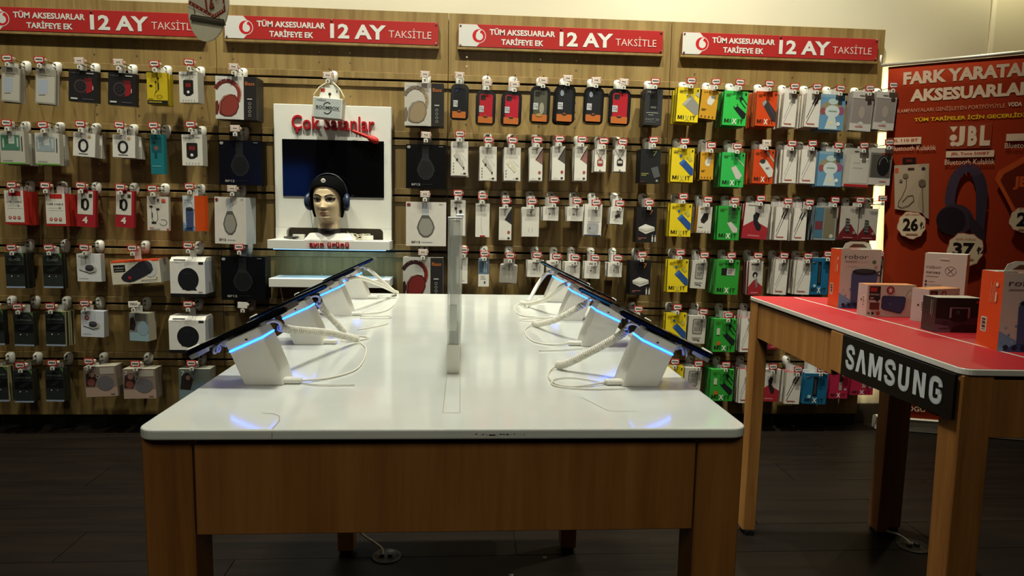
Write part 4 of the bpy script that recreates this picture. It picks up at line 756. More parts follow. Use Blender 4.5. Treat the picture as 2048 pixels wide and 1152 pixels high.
ITEMS = [
 (-1.8673, 1.5971, 0.0783, 0.1451, 'pouch', 'L', 1, 'leftmost clear cable pouch', 'pouch', 4, 0.008, 3, 'r', -1.8724, 1.6327),
 (-1.724, 1.5933, 0.0851, 0.1456, 'pouch', 'L', 1, 'second clear cable pouch', 'pouch', 4, 0.008, 2, 'r', -1.7414, 1.6308),
 (-1.5698, 1.594, 0.1191, 0.1333, 'watch', 'L', 1, 'left black smartwatch box', 'watch box', 3, 0.03, 1, 'p', -1.5763, 1.632),
 (-1.4069, 1.5886, 0.1157, 0.1381, 'watch', 'L', 1, 'right black smartwatch box', 'watch box', 3, 0.03, 1, 'p', -1.4141, 1.631),
 (-1.2611, 1.5953, 0.0868, 0.1343, 'yearp', 'L', 1, 'yellow wireless earphone box', 'earphone box', 0, 0.016, 3, 'r', -1.2634, 1.6296),
 (-1.1282, 1.6038, 0.0852, 0.1324, 'fm', 'L', 1, 'white car transmitter box', 'box', 0, 0.05, 1, 'r', -1.1176, 1.6406),
 (-1.8821, 1.329, 0.1103, 0.1414, 'window', 'L', 2, 'white windowed box with green inside', 'box', 0, 0.028, 3, 'r', -1.8908, 1.3617),
 (-1.7353, 1.3242, 0.1089, 0.1376, 'windowg', 'L', 2, 'white windowed box with grey inside', 'box', 1, 0.028, 2, 'r', -1.742, 1.3572),
 (-1.5768, 1.3283, 0.0927, 0.1013, 'band', 'L', 2, 'left white fitness watch box', 'watch box', 4, 0.035, 2, 'r', -1.5852, 1.3657),
 (-1.411, 1.324, 0.0955, 0.0974, 'band', 'L', 2, 'right white fitness watch box', 'watch box', 2, 0.035, 2, 'r', -1.4215, 1.3658),
 (-1.2718, 1.3298, 0.0577, 0.1718, 'teal', 'L', 2, 'tall teal box', 'box', 0, 0.03, 1, 'r', -1.2776, 1.3675),
 (-1.121, 1.3337, 0.0925, 0.1351, 'fm', 'L', 2, 'white car transmitter box', 'box', 0, 0.045, 1, 'r', -1.1199, 1.376),
 (-1.8849, 1.0731, 0.0903, 0.1485, 'usbc', 'L', 3, 'left red and white cable box', 'cable box', 0, 0.017, 5, 'r', -1.8859, 1.0966),
 (-1.7115, 1.0636, 0.0932, 0.1426, 'usbc', 'L', 3, 'right red and white cable box', 'cable box', 0, 0.017, 5, 'r', -1.7458, 1.0974),
 (-1.5807, 1.0816, 0.0788, 0.1627, 'band4', 'L', 3, 'left red fitness band box', 'watch box', 3, 0.022, 1, 'r', -1.5962, 1.1005),
 (-1.4163, 1.0828, 0.0793, 0.1633, 'band4', 'L', 3, 'right red fitness band box', 'watch box', 3, 0.022, 1, 'r', -1.4288, 1.0975),
 (-1.2772, 1.0593, 0.0928, 0.1507, 'wearp', 'L', 3, 'white wired earphone box', 'earphone box', 1, 0.02, 1, 'r', -1.2923, 1.0938),
 (-1.1451, 1.0663, 0.0673, 0.1578, 'bluespk', 'L', 3, 'blue speaker box with orange side', 'speaker box', 0, 0.08, 1, 'r', -1.1329, 1.1059),
 (-1.9024, 0.7989, 0.0806, 0.1559, 'glass', 'L', 4, 'left black screen glass pack', 'glass pack', 0, 0.012, 4, 'r', -1.9022, 0.8236),
 (-1.7418, 0.799, 0.0833, 0.1542, 'glass', 'L', 4, 'right black screen glass pack', 'glass pack', 0, 0.012, 2, 'r', -1.7457, 0.8259),
 (-1.5858, 0.7991, 0.1074, 0.1232, 'disc', 'L', 4, 'white charging disc box', 'box', 0, 0.03, 1, 'r', -1.5946, 0.8283),
 (-1.388, 0.7751, 0.2125, 0.1059, 'longspk', 'L', 4, 'wide speaker box with orange top', 'speaker box', -4, 0.09, 1, 'r', -1.3888, 0.8292),
 (-1.16, 0.7896, 0.1578, 0.1791, 'round', 'L', 4, 'white box with round black speaker', 'speaker box', 0, 0.1, 1, 'r', -1.148, 0.844),
 (-2.003, 0.5434, 0.0767, 0.1584, 'glass', 'L', 5, 'cut off black pack at far left', 'glass pack', 0, 0.012, 2, 'r', -1.9959, 0.5669),
 (-1.8784, 0.5332, 0.0836, 0.1521, 'cglass', 'L', 5, 'left black screen glass pack', 'glass pack', 1, 0.012, 2, 'r', -1.8923, 0.5611),
 (-1.7429, 0.5389, 0.0841, 0.1571, 'cglassw', 'L', 5, 'right black screen glass pack', 'glass pack', 1, 0.012, 4, 'r', -1.7534, 0.5647),
 (-1.5807, 0.5427, 0.0998, 0.1186, 'discr', 'L', 5, 'white charging disc box', 'box', 2, 0.04, 1, 'r', -1.6045, 0.5797),
 (-1.3797, 0.5354, 0.0898, 0.1284, 'kidblue', 'L', 5, 'pale blue fabric speaker box', 'speaker box', 1, 0.06, 1, 'w', -1.3948, 0.5772),
 (-1.1698, 0.5212, 0.1615, 0.1686, 'round', 'L', 5, 'white box with round black speaker', 'speaker box', 0, 0.1, 1, 'r', -1.1567, 0.5795),
 (-2.0104, 0.2867, 0.0946, 0.1613, 'cglassw', 'L', 6, 'cut off pale pack at far left', 'glass pack', 0, 0.012, 3, 'r', -2.019, 0.2998),
 (-1.8968, 0.2688, 0.0821, 0.148, 'cglass', 'L', 6, 'left black screen glass pack', 'glass pack', 0, 0.012, 3, 'r', -1.8971, 0.2957),
 (-1.7598, 0.2807, 0.0783, 0.1553, 'cglass', 'L', 6, 'right black screen glass pack', 'glass pack', 1, 0.012, 3, 'r', -1.7586, 0.3077),
 (-1.5626, 0.2883, 0.1403, 0.1395, 'kidspk', 'L', 6, 'left beige fabric speaker box', 'speaker box', -3, 0.07, 1, 'r', -1.6, 0.3153),
 (-1.3903, 0.2773, 0.1436, 0.1378, 'kidspk', 'L', 6, 'right beige fabric speaker box', 'speaker box', -1, 0.07, 1, 'r', -1.3973, 0.3045),
 (-1.144, 0.2782, 0.1406, 0.1456, 'kidteal', 'L', 6, 'grey green fabric speaker box', 'speaker box', 0, 0.07, 1, 'r', -1.1501, 0.3078),
 (-0.9241, 1.5889, 0.1807, 0.1851, 'bassred', 'H', 1, 'left box with red headphones', 'headphone box', 1, 0.085, 1, 'p', -0.929, 1.6276),
 (-0.9149, 1.3129, 0.1848, 0.1955, 'bfblack', 'H', 2, 'left plain black headphone box', 'headphone box', 0, 0.085, 1, 'p', -0.9293, 1.3638),
 (-0.9629, 1.0633, 0.1511, 0.2101, 'bfwhite', 'H', 3, 'left white headphone box', 'headphone box', 1, 0.085, 1, 'p', -0.9491, 1.101),
 (-0.9145, 0.7976, 0.1972, 0.1983, 'bfblack', 'H', 4, 'plain black headphone box', 'headphone box', 0, 0.085, 1, 'r', -0.9251, 0.8407),
 (-0.9459, 0.53, 0.1116, 0.139, 'none', 'H', 5, 'nothing beside the round speaker box', 'box', 0, 0.02, 1, 'b', -0.9161, 0.5773),
 (-0.5242, 1.517, 0.1293, 0.0914, 'none', 'H', 1, 'the small white speaker bag', 'bag', 0, 0.02, 1, 'p', -0.5245, 1.6042),
 (-0.1031, 1.5862, 0.1739, 0.1885, 'bassbeige', 'H', 1, 'right box with beige headphones', 'headphone box', 0, 0.085, 1, 'p', -0.0988, 1.6218),
 (-0.0929, 1.3159, 0.1802, 0.1968, 'bfblack', 'H', 2, 'right plain black headphone box', 'headphone box', 0, 0.085, 1, 'p', -0.0931, 1.3572),
 (-0.0917, 1.0581, 0.1819, 0.2005, 'bfwhite', 'H', 3, 'right white headphone box', 'headphone box', 0, 0.085, 1, 'p', -0.0964, 1.094),
 (-0.1043, 0.8046, 0.1834, 0.1924, 'bassdred', 'H', 4, 'box with dark red headphones', 'headphone box', 0, 0.085, 1, 'p', -0.1043, 0.8303),
 (0.0579, 1.5867, 0.0808, 0.1582, 'casek', 'C', 1, 'black glossy phone case', 'phone case', 1.5, 0.018, 1, 'p', 0.0546, 1.6223),
 (0.1763, 1.564, 0.088, 0.1545, 'caser', 'C', 1, 'first red phone case', 'phone case', 1.5, 0.018, 2, 'p', 0.1779, 1.5956),
 (0.2929, 1.5631, 0.0907, 0.1549, 'caserl', 'C', 1, 'second red phone case', 'phone case', 1.5, 0.018, 2, 'p', 0.3017, 1.5906),
 (0.4222, 1.589, 0.0912, 0.1662, 'caseclear', 'C', 1, 'clear phone case', 'phone case', 1.5, 0.018, 2, 'p', 0.4302, 1.6121),
 (0.5352, 1.5968, 0.0939, 0.1709, 'caseg', 'C', 1, 'matte black phone case', 'phone case', 1.5, 0.018, 2, 'p', 0.5412, 1.6243),
 (0.6673, 1.592, 0.0921, 0.1625, 'caseg', 'C', 1, 'black phone case with three lenses', 'phone case', 1.5, 0.018, 2, 'p', 0.6716, 1.6196),
 (0.7877, 1.5867, 0.1018, 0.163, 'caser', 'C', 1, 'rightmost red phone case', 'phone case', 1.5, 0.018, 2, 'p', 0.798, 1.6168),
 (0.9444, 1.5914, 0.0815, 0.1613, 'blackbox', 'C', 1, 'dark grey cable box', 'cable box', 1, 0.025, 3, 'r', 0.9433, 1.6235),
 (0.0593, 1.3331, 0.0747, 0.1522, 'wcable', 'C', 2, 'first white adapter box', 'box', 0, 0.016, 5, 'r', 0.0594, 1.3656),
 (0.189, 1.314, 0.0752, 0.1528, 'wcable', 'C', 2, 'second white adapter box', 'box', 0, 0.016, 3, 'r', 0.1884, 1.3423),
 (0.2987, 1.3122, 0.0755, 0.1487, 'wadapt', 'C', 2, 'white box with cream adapter', 'box', 0, 0.016, 4, 'r', 0.2974, 1.3428),
 (0.4076, 1.3172, 0.0598, 0.1512, 'wph1', 'C', 2, 'white box with brown phone corner', 'box', 0, 0.016, 4, 'r', 0.4113, 1.3479),
 (0.5112, 1.3242, 0.06, 0.1538, 'wph2', 'C', 2, 'white box with grey phone corner', 'box', 0, 0.016, 4, 'r', 0.512, 1.355),
 (0.6142, 1.3268, 0.058, 0.1564, 'wph3', 'C', 2, 'white box with pink phone corner', 'box', 0, 0.016, 4, 'r', 0.6155, 1.3554),
 (0.7044, 1.3155, 0.0535, 0.1021, 'dogred', 'C', 2, 'small white box with red pendant', 'box', 0, 0.014, 4, 'r', 0.7151, 1.3511),
 (0.7964, 1.3177, 0.056, 0.1022, 'dogblk', 'C', 2, 'small white box with black pendant', 'box', 0, 0.014, 3, 'r', 0.8033, 1.3489),
 (0.9404, 1.3212, 0.094, 0.1552, 'box7g', 'C', 2, 'black box with green seven', 'box', 0, 0.03, 3, 'r', 0.9474, 1.3615),
 (0.054, 1.0701, 0.064, 0.1619, 'ear', 'C', 3, 'white earbud box behind acrylic holder', 'earphone box', 0, 0.014, 3, 'r', 0.053, 1.1016),
 (0.1664, 1.0564, 0.0643, 0.1533, 'wred', 'C', 3, 'white box with red tip', 'box', 0, 0.014, 1, 'r', 0.1647, 1.088),
 (0.2714, 1.0424, 0.0577, 0.1515, 'wph4', 'C', 3, 'white box with black phone corner', 'box', 0, 0.014, 1, 'r', 0.2726, 1.0697),
 (0.3881, 1.0446, 0.0788, 0.1356, 'wtext', 'C', 3, 'plain white text box', 'box', 0, 0.014, 3, 'r', 0.3923, 1.0698),
 (0.4812, 1.0487, 0.0721, 0.0643, 'wsmall', 'C', 3, 'left small white earphone box', 'earphone box', 0, 0.024, 3, 'r', 0.4938, 1.0786),
 (0.5943, 1.0509, 0.0747, 0.0668, 'wsmall', 'C', 3, 'right small white earphone box', 'earphone box', 0, 0.024, 3, 'r', 0.6007, 1.0762),
 (0.6806, 1.064, 0.0821, 0.1479, 'clearblue', 'C', 3, 'clear pack with blue base', 'box', 1, 0.02, 2, 'r', 0.6895, 1.071),
 (0.7915, 1.0524, 0.0612, 0.0786, 'wplug', 'C', 3, 'small white plug box', 'box', 2, 0.02, 3, 'r', 0.7996, 1.0686),
 (0.9327, 1.055, 0.0949, 0.1652, 'box7', 'C', 3, 'black charger box with orange seven', 'box', 0, 0.03, 3, 'r', 0.9382, 1.0759),
 (0.076, 0.8071, 0.0484, 0.1207, 'white', 'C', 4, 'white pack hidden by acrylic holder', 'box', 0, 0.014, 3, 'r', 0.0808, 0.8423),
 (0.1755, 0.8039, 0.0487, 0.1303, 'bluear', 'C', 4, 'slim blue earphone box', 'earphone box', 0, 0.014, 2, 'r', 0.1776, 0.8276),
 (0.2939, 0.8033, 0.0815, 0.1166, 'shell', 'C', 4, 'clear shell with white earphones', 'earphone box', 3, 0.02, 2, 'r', 0.2956, 0.82),
 (0.4174, 0.798, 0.0772, 0.0771, 'wsmall', 'C', 4, 'first small white box', 'box', 1, 0.018, 4, 'r', 0.421, 0.8242),
 (0.5016, 0.7969, 0.0681, 0.0632, 'wsmall', 'C', 4, 'second small white box', 'box', 0, 0.018, 3, 'r', 0.5122, 0.8185),
 (0.5889, 0.7934, 0.073, 0.075, 'wtext', 'C', 4, 'third small white box', 'box', 1, 0.018, 3, 'r', 0.599, 0.8151),
 (0.6833, 0.7971, 0.0733, 0.0799, 'wsmall', 'C', 4, 'fourth small white box', 'box', 1, 0.018, 3, 'r', 0.6931, 0.8141),
 (0.7912, 0.7915, 0.0665, 0.0659, 'wsmall', 'C', 4, 'fifth small white box', 'box', 1, 0.018, 4, 'r', 0.7994, 0.8156),
 (0.9142, 0.8049, 0.0956, 0.1633, 'box7', 'C', 4, 'black charger box with orange seven', 'box', 0, 0.03, 3, 'r', 0.915, 0.8337),
 (0.898, 0.5459, 0.0964, 0.1638, 'box7', 'C', 5, 'black charger box behind the phones', 'box', 0, 0.03, 2, 'r', 0.9062, 0.5758),
 (1.1063, 1.603, 0.1031, 0.1549, 'yg', 'R', 1, 'yellow pack with grey power bank', 'power bank', 2, 0.022, 4, 'r', 1.1104, 1.6309),
 (1.2073, 1.5948, 0.08, 0.1305, 'chy', 'R', 1, 'amber pack with white charger', 'charger', 5, 0.026, 3, 'r', 1.2251, 1.63),
 (1.3297, 1.594, 0.1112, 0.1558, 'gk', 'R', 1, 'green pack with black charger', 'charger', 2, 0.02, 5, 'r', 1.3379, 1.6312),
 (1.477, 1.5961, 0.0976, 0.1562, 'ok', 'R', 1, 'orange pack with black car charger', 'charger', 1, 0.014, 7, 'r', 1.4775, 1.6287),
 (1.5896, 1.5927, 0.0646, 0.1544, 'cabw', 'R', 1, 'left white pack with white cable', 'cable box', 2, 0.014, 5, 'r', 1.5969, 1.6211),
 (1.7, 1.5937, 0.0697, 0.1524, 'cabk', 'R', 1, 'right white pack with black cable', 'cable box', 2, 0.014, 6, 'r', 1.7044, 1.6221),
 (1.7945, 1.592, 0.1183, 0.1619, 'bluecl', 'R', 1, 'blue clear phone case pack', 'phone case', 2, 0.014, 4, 'r', 1.8174, 1.6188),
 (1.9395, 1.6076, 0.1044, 0.1783, 'greycl', 'R', 1, 'left clear grey case pack', 'phone case', 3, 0.02, 2, 'r', 1.9571, 1.623),
 (2.0524, 1.611, 0.1024, 0.1741, 'greycl', 'R', 1, 'right clear grey case pack', 'phone case', 3, 0.02, 4, 'r', 2.0697, 1.64),
 (1.0923, 1.3295, 0.1064, 0.1556, 'yb', 'R', 2, 'yellow pack with blue power bank', 'power bank', 1, 0.02, 2, 'r', 1.0931, 1.3584),
 (1.2062, 1.314, 0.0642, 0.1262, 'chy', 'R', 2, 'amber pack with white charger', 'charger', 0, 0.026, 3, 'r', 1.2189, 1.3434),
 (1.3323, 1.3148, 0.11, 0.1589, 'gw', 'R', 2, 'green pack with white charger', 'charger', 1, 0.02, 5, 'r', 1.3425, 1.3419),
 (1.4789, 1.3321, 0.0985, 0.1569, 'ow', 'R', 2, 'orange pack with white car charger', 'charger', 1, 0.014, 7, 'p', 1.4798, 1.3613),
 (1.6041, 1.3352, 0.0652, 0.1549, 'cabw', 'R', 2, 'left white pack with white cable', 'cable box', 0, 0.014, 6, 'r', 1.602, 1.3621),
 (1.6949, 1.3374, 0.0727, 0.1575, 'cabw', 'R', 2, 'right white pack with white cable', 'cable box', 1, 0.014, 3, 'r', 1.7007, 1.3646),
 (1.8027, 1.3307, 0.1169, 0.1627, 'bluecl', 'R', 2, 'blue clear phone case pack', 'phone case', 1, 0.014, 4, 'r', 1.8271, 1.3585),
 (1.9378, 1.3479, 0.12, 0.1793, 'whred', 'R', 2, 'whitish case pack with red base', 'phone case', 2, 0.025, 2, 'r', 1.951, 1.3616),
 (2.0502, 1.353, 0.1058, 0.1726, 'greybk', 'R', 2, 'clear pack with black headset', 'box', 2, 0.025, 3, 'r', 2.0719, 1.3785),
 (1.0947, 1.0743, 0.1026, 0.1538, 'yb', 'R', 3, 'yellow pack with blue power bank', 'power bank', 1, 0.02, 2, 'r', 1.0979, 1.1068),
 (1.2107, 1.0627, 0.0671, 0.1238, 'chw3', 'R', 3, 'white pack with black charger', 'charger', 2, 0.026, 3, 'r', 1.2151, 1.0952),
 (1.3269, 1.0672, 0.1061, 0.1593, 'gw2', 'R', 3, 'green pack with white charger', 'charger', 1, 0.02, 5, 'r', 1.3445, 1.0931),
 (1.4629, 1.0815, 0.1187, 0.1667, 'hold', 'R', 3, 'white and red car holder pack', 'holder', 4, 0.02, 3, 'r', 1.469, 1.1049),
 (1.5838, 1.0674, 0.0633, 0.1555, 'cabk', 'R', 3, 'left white pack with black cable', 'cable box', 1, 0.014, 5, 'r', 1.6002, 1.0958),
 (1.6719, 1.0644, 0.0636, 0.1534, 'cabk', 'R', 3, 'right white pack with black cable', 'cable box', 1, 0.014, 4, 'r', 1.7051, 1.0909),
 (1.7977, 1.0762, 0.1056, 0.1608, 'clcase', 'R', 3, 'clear case pack with tan insert', 'phone case', 1, 0.014, 4, 'r', 1.8287, 1.105),
 (1.9135, 1.0784, 0.0913, 0.1612, 'phold', 'R', 3, 'left dark red phone holder pack', 'holder', 1, 0.02, 2, 'r', 1.9512, 1.1074),
 (2.008, 1.0684, 0.0917, 0.1521, 'phold', 'R', 3, 'right dark red phone holder pack', 'holder', 1, 0.02, 1, 'r', 2.0615, 1.1167),
 (1.0925, 0.8122, 0.0987, 0.1543, 'yb', 'R', 4, 'yellow pack with blue power bank', 'power bank', 0, 0.02, 2, 'r', 1.0958, 0.8457),
 (1.1973, 0.8065, 0.0725, 0.1308, 'gpb', 'R', 4, 'grey power bank pack', 'power bank', 3, 0.026, 3, 'r', 1.2116, 0.8357),
 (1.3349, 0.8132, 0.1095, 0.1646, 'gt', 'R', 4, 'green pack with white sticker', 'charger', 1.5, 0.018, 5, 'r', 1.342, 0.8352),
 (1.4706, 0.8079, 0.0685, 0.1603, 'hold2', 'R', 4, 'white and red ring holder pack', 'holder', 0, 0.014, 4, 'r', 1.4706, 0.837),
 (1.5977, 0.8192, 0.0639, 0.1679, 'cabw', 'R', 4, 'left white pack with white cable', 'cable box', 2, 0.014, 4, 'r', 1.5973, 0.8389),
 (1.7075, 0.816, 0.0716, 0.1635, 'cabw', 'R', 4, 'right white pack with white cable', 'cable box', 2, 0.014, 5, 'r', 1.7151, 0.8382),
 (1.785, 0.8291, 0.0892, 0.1757, 'bw', 'R', 4, 'blue fitness strap pack', 'watch box', 0, 0.014, 3, 'r', 1.8129, 0.8492),
 (2.0645, 0.8403, 0.0701, 0.1425, 'whred2', 'R', 4, 'white pack behind the speaker box', 'box', 0, 0.014, 3, 'r', 2.0681, 0.8529),
 (1.0946, 0.5572, 0.0996, 0.1546, 'yb', 'R', 5, 'yellow pack with blue power bank', 'power bank', 0, 0.02, 2, 'r', 1.0934, 0.5871),
 (1.1995, 0.5437, 0.0854, 0.1332, 'gpb', 'R', 5, 'grey power bank pack', 'power bank', 2, 0.026, 3, 'r', 1.2204, 0.5667),
 (1.3356, 0.5304, 0.1105, 0.1605, 'gk2', 'R', 5, 'green pack with black charger', 'charger', 1, 0.018, 5, 'r', 1.3431, 0.551),
 (1.4462, 0.5361, 0.0666, 0.1658, 'cabw', 'R', 5, 'first white pack beside the table leg', 'cable box', 0, 0.014, 5, 'r', 1.4683, 0.5472),
 (1.5841, 0.5421, 0.062, 0.1563, 'hold2', 'R', 5, 'white pack behind the wooden table', 'holder', 0, 0.014, 3, 'r', 1.6037, 0.5484),
 (1.0882, 0.2978, 0.1078, 0.1574, 'yb', 'R', 6, 'yellow pack with blue power bank', 'power bank', 0, 0.02, 2, 'r', 1.0934, 0.3239),
 (1.1911, 0.2908, 0.0836, 0.133, 'gpb', 'R', 6, 'grey power bank pack', 'power bank', 3, 0.026, 3, 'r', 1.2087, 0.3146),
 (1.3352, 0.2839, 0.1139, 0.1558, 'gk2', 'R', 6, 'green pack with black charger', 'charger', 1, 0.018, 5, 'r', 1.344, 0.3102),
 (1.4521, 0.2867, 0.0647, 0.1686, 'cabw', 'R', 6, 'first white pack beside the table leg', 'cable box', 0, 0.014, 5, 'r', 1.4658, 0.2959),
 (1.5791, 0.2872, 0.09, 0.1616, 'hold', 'R', 6, 'white and red car holder pack', 'holder', 2, 0.014, 4, 'r', 1.5772, 0.3013),
 (1.6928, 0.2702, 0.0754, 0.1571, 'cabk', 'R', 6, 'white pack with black cable', 'cable box', 2, 0.014, 4, 'r', 1.7027, 0.2893),
 (1.8064, 0.2655, 0.1162, 0.1525, 'bw', 'R', 6, 'blue fitness strap pack', 'watch box', 2, 0.014, 5, 'r', 1.818, 0.2897),
 (1.9213, 0.2783, 0.0913, 0.1376, 'pk', 'R', 6, 'left pink pack', 'box', 0, 0.014, 5, 'r', 1.9364, 0.2901),
 (2.0388, 0.2787, 0.1146, 0.1203, 'pk', 'R', 6, 'right pink pack', 'box', 0, 0.014, 5, 'r', 2.0553, 0.2905),
]
for it in ITEMS: pack(*it)
def smooth(pts, n=8):
    out = []
    P = [Vector(p) for p in pts]
    for i in range(len(P)-1):
        p0, p1, p2, p3 = P[max(i-1, 0)], P[i], P[i+1], P[min(i+2, len(P)-1)]
        for k in range(n):
            t = k/n
            out.append(0.5*((2*p1)+(p2-p0)*t+(2*p0-5*p1+4*p2-p3)*t*t+(3*p1-p0-3*p2+p3)*t**3))
    out.append(P[-1]); return out

# ------------------------------------------------------------------ demo table in the middle
def rrect(x0, x1, y0, y1, r, n=6):
    pts = []
    for cx, cy, a in ((x1-r, y0+r, -PI/2), (x1-r, y1-r, 0), (x0+r, y1-r, PI/2), (x0+r, y0+r, PI)):
        for i in range(n+1):
            q = a+PI/2*i/n; pts.append((cx+r*math.cos(q), cy+r*math.sin(q)))
    return pts
def slab_mesh(name, outline, z0, z1, m, bev, parent):
    t = MB(); t.prism(outline, 2, z0, z1, m)
    es = [e for e in t.bm.edges if abs(e.verts[0].co.z-e.verts[1].co.z) < 1e-6]
    bmesh.ops.bevel(t.bm, geom=es, offset=bev, segments=3, affect='EDGES', profile=0.5)
    return t.build(name, parent)
def leg_mesh(x0, x1, y0, y1, zt, zb, dx0=0, dx1=0, dy0=0, dy1=0, m=None):
    t = MB()
    a = [(x0, y0), (x1, y0), (x1, y1), (x0, y1)]; b = [(x0+dx0, y0+dy0), (x1+dx1, y0+dy0), (x1+dx1, y1+dy1), (x0+dx0, y1+dy1)]
    va = [t.bm.verts.new((x, y, zt)) for x, y in a]; vb = [t.bm.verts.new((x, y, zb)) for x, y in b]
    for i in range(4): t.bm.faces.new((vb[i], vb[(i+1) % 4], va[(i+1) % 4], va[i]))
    t.bm.faces.new(va); t.bm.faces.new(vb[::-1]); t.mi(m or OAKT)
    bmesh.ops.bevel(t.bm, geom=[e for e in t.bm.edges], offset=0.002, segments=1, affect='EDGES')
    return t
TZ = 0.756
t1 = thing('demo_table', 'long white-topped oak table carrying the tilted phones', 'table', (0.0785, -1.79, FZ))
TX0, TX1, TY0, TY1 = -0.3725, 0.3725, -0.682, 0.679
TT = TZ-FZ
top1 = slab_mesh('tabletop', rrect(TX0, TX1, TY0, TY1, 0.022), TT-0.0135, TT, TOPW, 0.003, t1)
MB().box(TX0+0.02, TX1-0.02, TY0+0.03, TY1-0.1, TT-0.0235, TT-0.0138, GROOVE).build('spacer', t1)
for sx in (-1, 1):
    xo = TX1-0.001 if sx > 0 else TX0+0.001; xi = xo-sx*0.0585
    a, b = min(xo, xi), max(xo, xi)
    leg_mesh(a, b, TY0+0.015, TY0+0.075, TT-0.014, 0.018, *( (0.003, 0.004+0.0) if sx < 0 else (-0.004+0.0, -0.003)), 0.002, -0.01).build('leg', t1)
    leg_mesh(a+0.006, b-0.004, TY1-0.105-0.06, TY1-0.105, TT-0.014, 0.018, 0.0, 0.0, 0.0, -0.006).build('leg', t1)
    MB().box(a+0.010, b-0.010, TY0+0.020, TY0+0.062, 0.0, 0.0182, BLACKM).build('foot', t1)
    MB().box(a+0.012, b-0.012, TY1-0.158, TY1-0.118, 0.0, 0.0182, BLACKM).build('foot', t1)
    MB().box(min(xo-sx*0.008, xo-sx*0.026), max(xo-sx*0.008, xo-sx*0.026), TY0+0.080, TY1-0.168, TT-0.136, TT-0.024, OAKT, bev=0.001).build('side_apron', t1)
MB().box(TX0+0.063, TX1-0.063, TY0+0.015, TY0+0.034, TT-0.138, TT-0.0225, OAKT, bev=0.001).build('front_apron', t1)
MB().box(TX0+0.063, TX1-0.063, TY1-0.125, TY1-0.106, TT-0.136, TT-0.0225, OAKT, bev=0.001).build('rear_apron', t1)
LINEM = mat('joint_line', '8d887a', 0.6, var=0.0)
def tl(x, y): return (x-0.0785, y+1.79)
def seam(pts, wd, m, parent, name='inlay_seam', z=TT+0.0003):
    mb = MB()
    for (x0, y0), (x1, y1) in zip(pts, pts[1:]):
        d = Vector((x1-x0, y1-y0)); n = Vector((-d.y, d.x)).normalized()*wd/2
        mb.box(-0, 0, 0, 0, 0, 0, m) if False else mb.ngon([(x0-n.x, y0-n.y, z), (x1-n.x, y1-n.y, z), (x1+n.x, y1+n.y, z), (x0+n.x, y0+n.y, z)], m)
    return mb.build(name, parent)
seam([tl(0.0655, -2.19), tl(0.066, -2.405), tl(0.0885, -2.405), tl(0.0865, -2.19)], 0.0007, LINEM, t1)
seam([tl(-0.165, -2.406), tl(-0.150, -2.408), tl(-0.140, -2.418), tl(-0.134, -2.440), tl(-0.134, -2.470)], 0.0008, LINEM, t1)
seam([tl(0.262, -2.33), tl(0.287, -2.398), tl(0.325, -2.400)], 0.0007, LINEM, t1)
MB().box(-0.2130, -0.2122, TY0-0.0004, TY0+0.002, TT-0.0105, TT-0.003, LINEM).build('inlay_seam', t1)
sc_ = MB()
for k in range(15):
    x = 0.031+0.0042*k+random.uniform(-0.001, 0.001); r = random.uniform(0.0006, 0.0022) if k not in (1, 6, 12, 13) else 0.0005
    z = TT-0.0068+random.uniform(-0.0008, 0.0008)
    sc_.ngon([(x+r*1.3*math.cos(a), TY0-0.0003, z+r*0.55*math.sin(a)) for a in (0.2, 1.2, 2.3, 3.3, 4.4, 5.5)], mat('scuff_dark', '3a3128', 0.8, var=0.0))
tag(sc_.build('scuff_mark', t1), kind='stuff')

# acrylic sign holder on the middle of the table
ah = thing('acrylic_sign_holder', 'clear upright acrylic sign holder standing edge-on mid table', 'sign holder', (0.0745, -2.186, TZ))
MB().box(-0.0100, 0.0100, 0.0, 0.24, 0.0, 0.048, mat('frosted_block', 'e0decf', 0.3, var=0.03, scale=30), bev=0.001).build('base_block', ah)
MB().box(-0.0095, -0.0055, 0.001, 0.239, 0.0485, 0.250, ACRYL, bev=0.0006).build('panel', ah)
MB().box(0.0085, 0.0125, 0.001, 0.239, 0.0485, 0.250, ACRYL, bev=0.0006).build('panel', ah)
MB().box(-0.0052, 0.0082, 0.003, 0.237, 0.0485, 0.246, mat('frosted_insert', 'dde0d8', 0.3, var=0.05, scale=25, alpha=0.5)).build('insert', ah)
MB().box(-0.0100, 0.0130, 0.0002, 0.2385, 0.2502, 0.2535, mat('acrylic_edge', 'e3e6dc', 0.15, var=0.0, trans=0.4), bev=0.0006).build('top_cap', ah)
MB().box(0.0015, 0.0145, 0.10, 0.2385, 0.2538, 0.2575, mat('acrylic_edge', 'e3e6dc', 0.15, var=0.0, trans=0.4), bev=0.0006).build('corner_block', ah)
MB().box(-0.0060, 0.0060, 0.0012, 0.004, 0.070, 0.112, mat('frosted_label', 'd8dacf', 0.35, var=0.02)).build('label_strip', ah)

